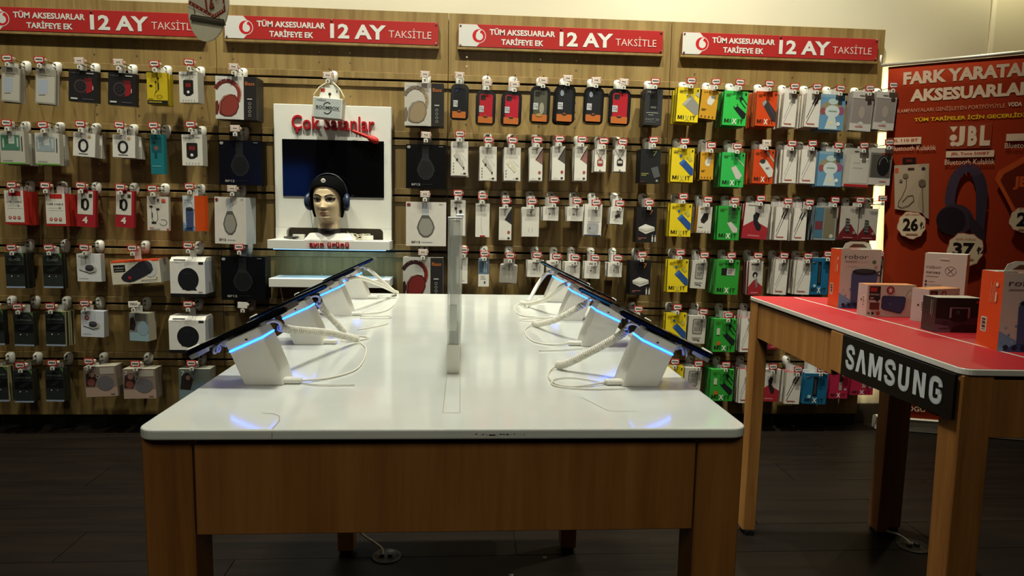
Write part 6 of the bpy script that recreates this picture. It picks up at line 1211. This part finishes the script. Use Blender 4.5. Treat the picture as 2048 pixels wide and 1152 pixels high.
# earphone pack picture
A.rect(0.083, 0.736, 0.148, 0.753, '231512'); A.rect(0.100, 0.741, 0.130, 0.748, '5a1f18'); A.poly([(0.042, 0.732), (0.212, 0.736), (0.222, 0.586), (0.205, 0.590), (0.190, 0.602), (0.052, 0.612)], '9d8a74'); A.poly([(0.165, 0.734), (0.212, 0.736), (0.222, 0.586), (0.205, 0.590), (0.165, 0.62)], '917e68'); A.rect(0.046, 0.712, 0.064, 0.725, 'b0492c'); A.ell(0.186, 0.722, 0.010, '2b221c'); A.rect(0.110, 0.719, 0.142, 0.725, '3a2c24')
A.line([(0.105, 0.700), (0.105, 0.672), (0.088, 0.648), (0.070, 0.632), (0.068, 0.620), (0.085, 0.616)], 0.004, '5c4c3e'); A.line([(0.085, 0.616), (0.12, 0.622), (0.145, 0.636), (0.140, 0.650), (0.115, 0.648), (0.088, 0.632)], 0.004, '5c4c3e'); A.ell(0.100, 0.703, 0.014, '6a5a4a'); A.ell(0.078, 0.690, 0.008, '6a5a4a'); A.line([(0.182, 0.68), (0.192, 0.608)], 0.005, '5c4c3e'); A.ell(0.182, 0.684, 0.018, '5c4c3e', 0.010)
# over-ear headphones picture
A.arc(0.393, 0.640, 0.075, 0.084, 0.1, 3.3, 0.048, '3a2f3c', 16); A.arc(0.393, 0.640, 0.072, 0.082, 0.0, 0.9, 0.052, '302733', 8)
A.poly([(0.300, 0.640), (0.340, 0.640), (0.352, 0.592), (0.305, 0.592)], '3a2f3c'); A.poly([(0.440, 0.640), (0.490, 0.640), (0.485, 0.560), (0.446, 0.560)], '302733')
A.ell(0.345, 0.585, 0.088, '33262c', 0.042, 22); A.ell(0.328, 0.582, 0.070, '21181c', 0.037, 22); A.poly([(0.405, 0.605), (0.46, 0.575), (0.488, 0.558), (0.492, 0.535), (0.47, 0.520), (0.43, 0.535)], '2b2027')
# orange speaker picture at the frame edge
A.poly([(0.518, 0.694), (0.532, 0.715), (0.68, 0.765), (0.76, 0.73), (0.74, 0.60), (0.64, 0.575), (0.575, 0.640)], 'a8441e'); A.poly([(0.542, 0.690), (0.556, 0.706), (0.68, 0.748), (0.735, 0.72), (0.72, 0.615), (0.64, 0.598), (0.585, 0.650)], '5a1d10'); A.text('JBL', 0.600, 0.665, 0.700, 0.700, 'a8441e', 0.05)
# torn price discs
def price(a, b, r, num, w_):
    pts = []
    for k in range(22):
        q = 2*PI*k/22; rr = r*(1+0.06*((k*7) % 5-2)/2); pts.append((a+rr*math.cos(q), b+rr*0.85/1.71*math.sin(q)*1.06))
    A.poly([(a+(x-a)*1.05, b+(y-b)*1.05) for x, y in pts], '8a3a30'); A.poly(pts, 'bfa88c')
    A.text(num, a-w_*0.56, b-0.017, a+w_*0.42, b+0.020, '1c1512', 0.04); A.text('₺', a+w_*0.52, b-0.010, a+w_*0.80, b+0.010, '1c1512', 0.0); A.text('ayda sadece', a-w_*0.45, b+0.026, a+w_*0.45, b+0.033, 'a03a24', 0.0); A.rect(a-w_*0.35, b-0.027, a+w_*0.4, b-0.023, 'a06a4c')
price(0.138, 0.568, 0.070, '26', 0.078); price(0.402, 0.504, 0.086, '37', 0.105); price(0.655, 0.588, 0.060, '2', 0.05)
A.poly([(0.30, 0.45), (0.36, 0.47), (0.34, 0.44), (0.26, 0.36), (0.24, 0.35)], '7d2418')
A.text('OGU', 0.150, 0.034, 0.245, 0.050, cw, 0.02)
def bink(c):
    m = mat('banner_ink_'+c, c, 0.85, var=0.0); m.node_tree.nodes['Principled BSDF'].inputs['Specular IOR Level'].default_value = 0.05; return m
A.A = [(p, bink(c), k) for p, c, k in A.A]; A.T = [(p, f, bink(c), k) for p, f, c, k in A.T]
MATS['banner_red'].node_tree.nodes['Principled BSDF'].inputs['Specular IOR Level'].default_value = 0.05
A.build(bn)
MB().tube([bil(-0.035, 1.006, 0.002), bil(1.01, 1.006, 0.002)], 0.0075, mat('rail_alu', 'c4c0b2', 0.45, 0.5, var=0.02), n=10).build('top_rail', bn)
MB().tube([bil(-0.035, 1.006, 0.002), bil(-0.040, 1.022, 0.0), bil(-0.038, 1.034, -0.006)], 0.004, WHITE, n=8).build('rail_hook', bn)
mb = MB()
d0 = (BR-BL).normalized(); nn = Vector((d0.y, -d0.x, 0))
def bs(a, n_, z): p = BL+d0*a+nn*n_; return (p.x, p.y, z)
pts = [(0.004, 0.004), (0.006, 0.030), (0.016, 0.055), (0.028, 0.070), (0.024, 0.0735), (-0.010, 0.0735), (-0.045, 0.060), (-0.050, 0.004)]
pts = [(x*0.9-0.004, z) for x, z in pts]
va = [mb.bm.verts.new(bs(0.0, x, z)) for x, z in pts]; vb = [mb.bm.verts.new(bs(0.85, x, z)) for x, z in pts]
for i in range(len(pts)): mb.bm.faces.new((va[i], va[(i+1) % 8], vb[(i+1) % 8], vb[i]))
mb.bm.faces.new(va); mb.bm.faces.new(vb); bmesh.ops.recalc_face_normals(mb.bm, faces=mb.bm.faces)
mb.mi(mat('cassette_white', 'b9b2a2', 0.4, var=0.02)); mb.build('base_cassette', bn)
mb = MB(); va = [mb.bm.verts.new(bs(-0.014, x*1.04, z*1.03)) for x, z in pts]; vb = [mb.bm.verts.new(bs(-0.0004, x*1.04, z*1.03)) for x, z in pts]
for i in range(len(pts)): mb.bm.faces.new((va[i], va[(i+1) % 8], vb[(i+1) % 8], vb[i]))
mb.bm.faces.new(va); mb.bm.faces.new(vb); bmesh.ops.recalc_face_normals(mb.bm, faces=mb.bm.faces)
mb.mi(mat('end_cap_white', 'c6c0b2', 0.4, var=0.02)); mb.build('end_cap', bn)
A = Art(0.85, 0.05, lambda a, b, d: bs(a*0.85, 0.0035+0.012*b+d, 0.028+0.030*b)); A.text('www.', 0.42, 0.3, 0.50, 0.75, '5c5448', 0.0); A.rect(0.16, 0.05, 0.19, 0.16, '8a8272'); A.rect(0.30, 0.05, 0.46, 0.12, '8a8272')
A.build(bn, ('base_print', 'base_lettering'))

# ------------------------------------------------------------------ round hanging disc near the ceiling line
hd = thing('hanging_disc', 'round grey hanging promotion disc cut off by the top frame edge', 'hanging sign', (-0.829, -0.70, 1.728), (0, math.radians(-9), math.radians(-38)))
RD = 0.124
MB().lathe([(RD, 0.0), (RD, 0.004)], (0, -0.002, 0), mat('disc_card', 'c9c2aa', 0.5, var=0.02), n=56, axis=1).build('disc', hd)
A = Art(2*RD, 2*RD, lambda a, b, d: ((a-0.5)*2*RD, -0.0024-d, (b-0.5)*2*RD))
DR = '7a2c20'
A.poly([(0.02, 0.62), (0.60, 0.27), (0.90, 0.30), (0.90, 0.80), (0.30, 0.95)], 'b5ab97')
A.poly([(0.04, 0.66), (0.62, 0.275), (0.62, 0.325), (0.08, 0.70)], DR); A.poly([(0.60, 0.27), (0.905, 0.29), (0.905, 0.34), (0.60, 0.325)], DR); A.rect(0.865, 0.30, 0.905, 0.85, DR)
for k in range(6): A.ell(0.12+0.09*k, 0.635-0.060*k, 0.012, 'd8a890')
for k in range(5): A.ell(0.64+0.055*k, 0.300+0.004*k, 0.012, 'd8a890')
for k in range(4): A.ell(0.885, 0.38+0.08*k, 0.012, 'd8a890')
A.text('12', 0.46, 0.42, 0.66, 0.72, DR, 0.03); A.text('TAKSİT', 0.69, 0.58, 0.85, 0.64, DR, 0.0); A.text('AY', 0.70, 0.48, 0.80, 0.55, DR, 0.0)
A.poly([(0.06, 0.46), (0.10, 0.49), (0.86, 0.185), (0.88, 0.10), (0.05, 0.43)], '38332a'); A.line([(0.05, 0.43), (0.89, 0.095)], 0.012, '231f18'); A.line([(0.12, 0.455), (0.84, 0.165)], 0.02, '5c564a'); A.rect(0.175, 0.46, 0.19, 0.58, '38332a'); A.rect(0.745, 0.20, 0.76, 0.29, '38332a')
A.build(hd)
MB().tube([(0, 0, RD-0.004), (0, 0, 1.965)], 0.0008, mat('nylon_line', 'c9c6bb', 0.4, var=0.0), n=5).build('hanging_line', hd)

# ------------------------------------------------------------------ mannequin head with beanie and headphones
HX, HY, HZ = -0.529, -0.128, 0.883
wg = thing('head_plinth', 'white wedge plinth under the mannequin head', 'plinth', (-0.5205, -0.128, 0.8785))
mb = MB(); va = [(-0.111, -0.052), (0.111, -0.052), (0.111, 0.062), (-0.111, 0.062)]; vb = [(-0.088, -0.032), (0.088, -0.032), (0.088, 0.050), (-0.088, 0.050)]
A_ = [mb.bm.verts.new((x, y, 0)) for x, y in va]; B_ = [mb.bm.verts.new((x, y, 0.031)) for x, y in vb]
for i in range(4): mb.bm.faces.new((A_[i], A_[(i+1) % 4], B_[(i+1) % 4], B_[i]))
mb.bm.faces.new(A_[::-1]); mb.bm.faces.new(B_); mb.mi(WHITE)
bmesh.ops.bevel(mb.bm, geom=list(mb.bm.edges), offset=0.0012, segments=1, affect='EDGES'); mb.build('wedge', wg)
def interp(tab, z):
    if z <= tab[0][0]: return tab[0][1]
    for (z0, v0), (z1, v1) in zip(tab, tab[1:]):
        if z <= z1:
            t = (z-z0)/(z1-z0); t = t*t*(3-2*t) if False else t
            return v0+(v1-v0)*t
    return tab[-1][1]
HWT = [(0.930, 0.0465), (0.955, 0.0455), (0.966, 0.0465), (0.975, 0.0490), (0.985, 0.0520), (1.0, 0.0560), (1.025, 0.0600), (1.056, 0.0625), (1.09, 0.0630), (1.12, 0.0585), (1.140, 0.047), (1.152, 0.032), (1.160, 0.012)]
FT = [(0.930, 0.044), (0.952, 0.044), (0.960, 0.052), (0.966, 0.066), (0.972, 0.077), (0.979, 0.0825), (0.988, 0.0825), (1.0, 0.083), (1.012, 0.084), (1.030, 0.0855), (1.056, 0.0865), (1.075, 0.0885), (1.10, 0.087), (1.125, 0.078), (1.142, 0.060), (1.152, 0.042), (1.160, 0.016)]
BT = [(0.930, 0.040), (0.966, 0.044), (1.0, 0.053), (1.03, 0.060), (1.06, 0.063), (1.1, 0.063), (1.13, 0.054), (1.15, 0.036), (1.160, 0.012)]
def G(x, s): return math.exp(-(x/s)**2)
def face_y(x, z):
    hw = interp(HWT, z); r = min(1.0, abs(x)/hw)
    pw_ = interp([(0.955, 2.4), (0.968, 1.55), (0.985, 1.65), (1.01, 2.0), (1.04, 2.5)], z); y = interp(FT, z)*(1-r**pw_)**(1/2.1)
    # features
    if 1.014 < z < 1.078:
        t = (1.078-z)/(1.078-1.024); ramp = max(0, min(1, t))
        if z < 1.024: ramp *= max(0, (z-1.014)/0.010)
        y += 0.0195*ramp**1.3*G(x, 0.0065+0.0035*ramp)
    y += 0.004*G(abs(x)-0.0085, 0.005)*G(z-1.023, 0.006)
    y -= 0.0085*G(abs(x)-0.0265, 0.0145)*G(z-1.0575, 0.0105)
    y += 0.0030*G(abs(x)-0.025, 0.018)*G(z-1.0745, 0.006)
    y += 0.0042*G(x, 0.017)*G(z-1.0030, 0.0036)+0.0048*G(x, 0.015)*G(z-0.9945, 0.004)-0.002*G(x, 0.020)*G(z-0.9990, 0.0014)
    y -= 0.003*G(x, 0.016)*G(z-0.986, 0.004); y += 0.0035*G(x, 0.016)*G(z-0.976, 0.007)
    y += 0.0035*G(abs(x)-0.034, 0.016)*G(z-1.030, 0.016)
    return y
SKIN = mat('mannequin_skin', 'e4cda6', 0.32, var=0.015, scale=30)
HROT = (0, 0, math.radians(-5))
mh = thing('mannequin_head', 'female mannequin head with painted eyes on the white shelf', 'mannequin head', (HX, HY, 0), HROT)
NZ, NT = 92, 72; zs = [0.930+(1.160-0.930)*i/NZ for i in range(NZ+1)]
mb = MB(); rings = []
for z in zs:
    hw, bk_ = interp(HWT, z), interp(BT, z); ring = []
    for j in range(NT):
        th = 2*PI*j/NT; sx = math.sin(th); x = hw*math.copysign(abs(sx)**0.92, sx)
        if math.cos(th) >= 0: y = -face_y(x, z) if abs(x) < hw*0.9999 else 0.0
        else: y = bk_*max(0.0, 1-(abs(x)/hw)**2.2)**0.5
        ring.append(mb.bm.verts.new((x, y, z)))
    rings.append(ring)
for a, b in zip(rings, rings[1:]):
    for j in range(NT):
        f = mb.bm.faces.new((a[j], a[(j+1) % NT], b[(j+1) % NT], b[j])); f.smooth = True
mb.bm.faces.new(rings[-1]); mb.bm.faces.new(rings[0][::-1]); mb.mi(SKIN)
bmesh.ops.recalc_face_normals(mb.bm, faces=mb.bm.faces)
mb.build('face', mh)
MB().lathe([(0.0475, 0), (0.0475, 0.0206), (0.0462, 0.0212)], (0, 0.001, 0.9098), mat('neck_band_black', '1c1a1a', 0.5, var=0.05), n=40).build('neck_ring', mh)
def decal(name, polys, lift=0.0007):
    m = MB()
    for pts, c, l in polys:
        # triangulate finely: fan with subdivided strips following the face
        cx = sum(p[0] for p in pts)/len(pts); cz = sum(p[1] for p in pts)/len(pts)
        dense = []
        for (x0, z0), (x1, z1) in zip(pts, pts[1:]+pts[:1]):
            for k in range(3): dense.append((x0+(x1-x0)*k/3, z0+(z1-z0)*k/3))
        lay = []
        for s in (1.0, 0.66, 0.33):
            lay.append([m.bm.verts.new((cx+(x-cx)*s, -face_y(cx+(x-cx)*s, cz+(z-cz)*s)-lift-l, cz+(z-cz)*s)) for x, z in dense])
        ce = m.bm.verts.new((cx, -face_y(cx, cz)-lift-l, cz)); ki = m.mi(ink(c)); n = len(dense)
        for a, b in zip(lay, lay[1:]):
            for j in range(n):
                f = m.bm.faces.new((a[j], a[(j+1) % n], b[(j+1) % n], b[j])); f.material_index = ki
        for j in range(n):
            f = m.bm.faces.new((lay[-1][j], lay[-1][(j+1) % n], ce)); f.material_index = ki
    bmesh.ops.recalc_face_normals(m.bm, faces=m.bm.faces)
    return m.build(name, mh)
for s in (-1, 1):
    q = lambda pts: [(s*x, z) for x, z in pts]
    qe = lambda pts: [(s*(0.0275+(x-0.0275)*1.22), 1.0570+(z-1.0570)*1.30) for x, z in pts]
    decal('eye', [(qe([(0.012, 1.0555), (0.018, 1.063), (0.028, 1.0655), (0.040, 1.062), (0.046, 1.064), (0.041, 1.054), (0.034, 1.049), (0.020, 1.050)]), '4f3d36', 0.0),
                  (qe([(0.014, 1.0565), (0.020, 1.061), (0.028, 1.0625), (0.036, 1.060), (0.040, 1.057), (0.034, 1.0525), (0.022, 1.0520)]), '9a8d82', 0.0004),
                  (qe([(0.021, 1.057), (0.0235, 1.0615), (0.028, 1.063), (0.0325, 1.061), (0.034, 1.056), (0.031, 1.0525), (0.024, 1.0525)]), '2a2224', 0.0008),
                  (qe([(0.012, 1.0575), (0.018, 1.063), (0.028, 1.066), (0.040, 1.063), (0.048, 1.0655), (0.041, 1.0605), (0.028, 1.0625), (0.019, 1.0605)]), '16120f', 0.0012)])
    decal('eyebrow', [(q([(0.007, 1.0745), (0.019, 1.0810), (0.034, 1.0835), (0.050, 1.0760), (0.035, 1.0785), (0.020, 1.0755), (0.008, 1.0700)]), '1c1613', 0.0004)])
decal('lips', [([(-0.017, 0.9985), (-0.008, 1.0045), (0.0, 1.0030), (0.008, 1.0045), (0.017, 0.9985), (0.008, 0.9985), (0, 0.9980), (-0.008, 0.9985)], '8f5347', 0.0002),
               ([(-0.016, 0.9982), (0.0, 0.9978), (0.016, 0.9982), (0.009, 0.9915), (0, 0.9898), (-0.009, 0.9915)], 'a8675a', 0.0002)])
# beanie: wraps crown, sides and nape, open over the face
KNIT = mat('knit_black', '050506', 0.95, var=0.25, scale=420)
KNIT.node_tree.nodes['Principled BSDF'].inputs['Specular IOR Level'].default_value = 0.08
bh = thing('beanie', 'black knitted beanie pulled over the mannequin head', 'hat', (HX, HY, 0), HROT)
HH = [(0.980, 0.061), (1.0, 0.066), (1.03, 0.071), (1.06, 0.0755), (1.09, 0.079), (1.115, 0.078), (1.135, 0.071), (1.150, 0.058), (1.160, 0.040), (1.166, 0.020), (1.168, 0.004)]
mb = MB(); rows = []; NJ = 56
def openang(z):
    if z >= 1.1215: return 0.0
    t = (z-1.045)/0.0765
    return (1.20*math.sqrt(max(0.0, 1-t*t)) if t > 0 else 1.20+(-t)*0.35)
zl = [0.982+(1.1215-0.982)*i/26 for i in range(26)]+[1.1215+(1.168-1.1215)*(i/14)**0.8 for i in range(15)]
for z in zl:
    a0 = openang(z); hx = interp(HH, z); row = []
    for j in range(NJ+1):
        th = a0+(2*PI-2*a0)*j/NJ
        hwi = interp(HWT, min(z, 1.155))
        x = hx*math.sin(th); c = math.cos(th)
        yf = (interp(FT, min(z, 1.152))+0.008) if z < 1.152 else 0.05*(1.168-z)/0.016+0.002
        yb_ = (interp(BT, min(z, 1.13))+0.006)*(1 if z < 1.13 else max(0.03, (1.168-z)/0.038)**0.6)
        y = -yf*c if c > 0 else -yb_*c
        row.append(mb.bm.verts.new((x, y, z)))
    rows.append(row)
for a, b in zip(rows, rows[1:]):
    for j in range(NJ):
        f = mb.bm.faces.new((a[j], a[j+1], b[j+1], b[j])); f.smooth = True
mb.mi(KNIT)
bmesh.ops.remove_doubles(mb.bm, verts=mb.bm.verts, dist=0.0004)
bmesh.ops.recalc_face_normals(mb.bm, faces=mb.bm.faces)
o = mb.build('cap', bh); md = o.modifiers.new('thick', 'SOLIDIFY'); md.thickness = 0.004; md.offset = 0.0
rim = []
for z in [zl[i] for i in range(0, 26)]:
    a0 = openang(z); rim.append((interp(HH, z)*math.sin(a0), -(interp(FT, z)+0.008)*math.cos(a0) if math.cos(a0) > 0 else -(interp(BT, z)+0.006)*math.cos(a0), z))
top_ = (0.0, -(interp(FT, 1.1215)+0.008), 1.1215)
MB().tube([(x, y, z) for x, y, z in rim]+[top_]+[(-x, y, z) for x, y, z in rim[::-1]], 0.0032, KNIT, n=8).build('brim', bh)
bd = MB().lathe([(0.0, 0.0), (0.0105, 0.0), (0.0105, -0.0012), (0.008, -0.002)], (0, -0.079, 1.1405), mat('badge_white', 'd8d5ca', 0.4, var=0.0), n=16, axis=1).build('badge', bh)
bd.rotation_euler = (0, 0, 0)
A = Art(0.02, 0.016, lambda a, b, d: ((a-0.5)*0.02, -0.0812-d, 1.1405+(b-0.5)*0.016)); A.poly([(0.2, 0.3), (0.35, 0.75), (0.6, 0.85), (0.85, 0.55), (0.7, 0.25), (0.45, 0.4)], '8d8a84'); A.ell(0.5, 0.6, 0.12, 'c9a9a0'); A.build(bd, ('badge_print', 'badge_letter'))
hp_ = thing('headphones', 'dark blue over-ear headphones worn by the mannequin head', 'headphones', (HX, HY, 0), HROT)
BLU = mat('navy_plastic', '26324c', 0.35, var=0.05)
pts = []
for k in range(33):
    a = PI*k/32; pts.append((-0.0865*math.cos(a), -0.006, 1.068+0.1075*math.sin(a)**0.9 if math.sin(a) > 0 else 1.068))
MB().tube(pts, 0.0042, mat('navy_band', '171b26', 0.4, var=0.05), n=8).build('headband', hp_)
for s in (-1, 1):
    m = MB(); m.lathe([(0.012, -0.014), (0.028, -0.012), (0.033, -0.004), (0.033, 0.003), (0.029, 0.008), (0.020, 0.011), (0.006, 0.0115)], (0, 0, 0), BLU, n=24, axis=0)
    c = m.build('ear_cup', hp_); c.location = (s*0.084, -0.006, 1.050); c.rotation_euler = (0, 0, math.radians(18*s) + (PI if s < 0 else 0)); c.scale = (1.1, 1.08, 1.2)
    m = MB(); m.lathe([(0.022, -0.009), (0.030, -0.006), (0.031, 0.0), (0.026, 0.003)], (0, 0, 0), BLACKM, n=20, axis=0)
    c2 = m.build('ear_pad', hp_); c2.location = (s*0.0715, -0.006, 1.050); c2.rotation_euler = c.rotation_euler
MB().tube(smooth([(-0.080, -0.012, 1.018), (-0.074, -0.022, 0.985), (-0.068, -0.024, 0.94), (-0.070, 0.0, 0.905), (-0.082, 0.012, 0.889), (-0.10, 0.02, 0.8805)]), 0.0010, BLACKM, n=6).build('lead', hp_)
# adapters and cable heap behind the plinth
for x, lb in ((-0.672, 'small white adapter left of the mannequin plinth'), (-0.362, 'small white adapter right of the mannequin plinth')):
    t = thing('power_adapter', lb, 'adapter', (x, -0.090, 0.8785), (0, 0, 0.05), group='white adapters on the screen shelf')
    MB().box(-0.026, 0.026, -0.016, 0.016, 0.0, 0.0215, PLAST, bev=0.003, seg=2).build('case', t)
    MB().box(-0.006, -0.004, -0.0164, -0.0158, 0.008, 0.013, GREYPL).build('slot', t)
    MB().box(-0.045, -0.0255, -0.008, 0.008, 0.0005, 0.008, PLAST, bev=0.002).build('connector', t)
t = thing('white_cable_heap', 'tangled cream cable lying right of the mannequin plinth', 'cable', (-0.40, -0.09, 0.8785))
for k in range(4):
    ph_ = k*1.3; pts = [(-0.050+0.026*k+0.022*math.cos(a*1.0+ph_), -0.012+0.020*math.sin(a*0.9+ph_)+0.006*k, 0.006+0.022*abs(math.sin(a*0.5+ph_))) for a in [j*0.7 for j in range(10)]]
    MB().tube(smooth(pts, 5), 0.0017, mat('cord_cream', 'd8cfb4', 0.7), n=6).build('loop', t)
MB().tube(smooth([(-0.055, 0.01, 0.036), (-0.040, -0.012, 0.026), (-0.022, -0.02, 0.008), (0.010, -0.014, 0.004)], 5), 0.0017, mat('cord_cream', 'd8cfb4', 0.7), n=6).build('loop', t)
t = thing('black_cable_heap', 'small heap of black cable left of the mannequin plinth', 'cable', (-0.700, -0.118, 0.8785))
for k in range(3):
    pts = [(0.012*k-0.012+0.020*math.cos(a+k), 0.008*math.sin(a*1.1+k), 0.003+0.008*abs(math.sin(a*0.7+k))) for a in [j*0.8 for j in range(9)]]
    MB().tube(smooth(pts, 4), 0.0022, BLACKM, n=6).build('loop', t)

# ------------------------------------------------------------------ floor sockets with their leads
def socket(x, y, r, lab, lead):
    t = thing('floor_socket', lab, 'floor socket', (x, y, FZ), group='round floor sockets')
    MB().lathe([(r, 0.0), (r, 0.0025), (r-0.004, 0.004), (r-0.008, 0.004), (r-0.009, 0.002), (0.002, 0.002)], (0, 0, 0), mat('socket_grey', '3c3b37', 0.45, 0.3), n=36).build('cover', t)
    for dx in (-0.013, 0.011):
        MB().box(dx-0.007, dx+0.007, -0.008, 0.006, 0.002, 0.011, mat('flap_grey', '4a4a46', 0.45), bev=0.001).build('flap', t)
    MB().tube(smooth(lead), 0.0036, CORD, n=8).build('lead', t)
socket(-0.139, -1.277, 0.046, 'round floor socket with pale lead under the white table', [(-0.095, 0.055, 0.060), (-0.070, 0.045, 0.042), (-0.040, 0.030, 0.030), (-0.016, 0.012, 0.020), (-0.012, 0.0, 0.008)])
socket(1.552, -1.262, 0.050, 'round floor socket with pale lead under the red table', [(-0.070, 0.085, 0.022), (-0.050, 0.070, 0.020), (-0.022, 0.045, 0.018), (-0.012, 0.012, 0.014), (-0.012, 0.0, 0.008)])
# scraps of paper on the floor
for x, y, s, c in ((0.345, -1.30, 0.006, 'small white paper scrap on the floor, right one'), (0.235, -1.40, 0.007, 'small white paper scrap on the floor, left one')):
    m = MB(); m.ngon([(-s, -s*0.6, 0), (s*0.8, -s, 0.001), (s, s*0.5, 0.0035), (0, s, 0.001), (-s*0.9, s*0.7, 0.003)], mat('paper_scrap', 'b9b3a4', 0.7))
    bmesh.ops.solidify(m.bm, geom=m.bm.faces[:], thickness=0.0004)
    o = m.build('paper_scrap'); o.location = (x, y, FZ+0.0006); tag(o, c, 'paper', 'paper scraps on the floor')
# shop screen on the opposite wall (seen only as the blue reflection in the black screen)
ws = thing('wall_screen', 'blue shop screen on the opposite wall behind the camera', 'screen', (-2.42, FY0+0.012, 1.36))
MB().box(-0.36, 0.36, -0.010, 0.03, -0.26, 0.26, BLACKM, bev=0.004).build('bezel', ws)
MB().box(-0.345, 0.345, 0.0302, 0.032, -0.245, 0.245, mat('screen_blue', '2a5fd0', 0.4, var=0.0, emit=1.6)).build('display', ws)
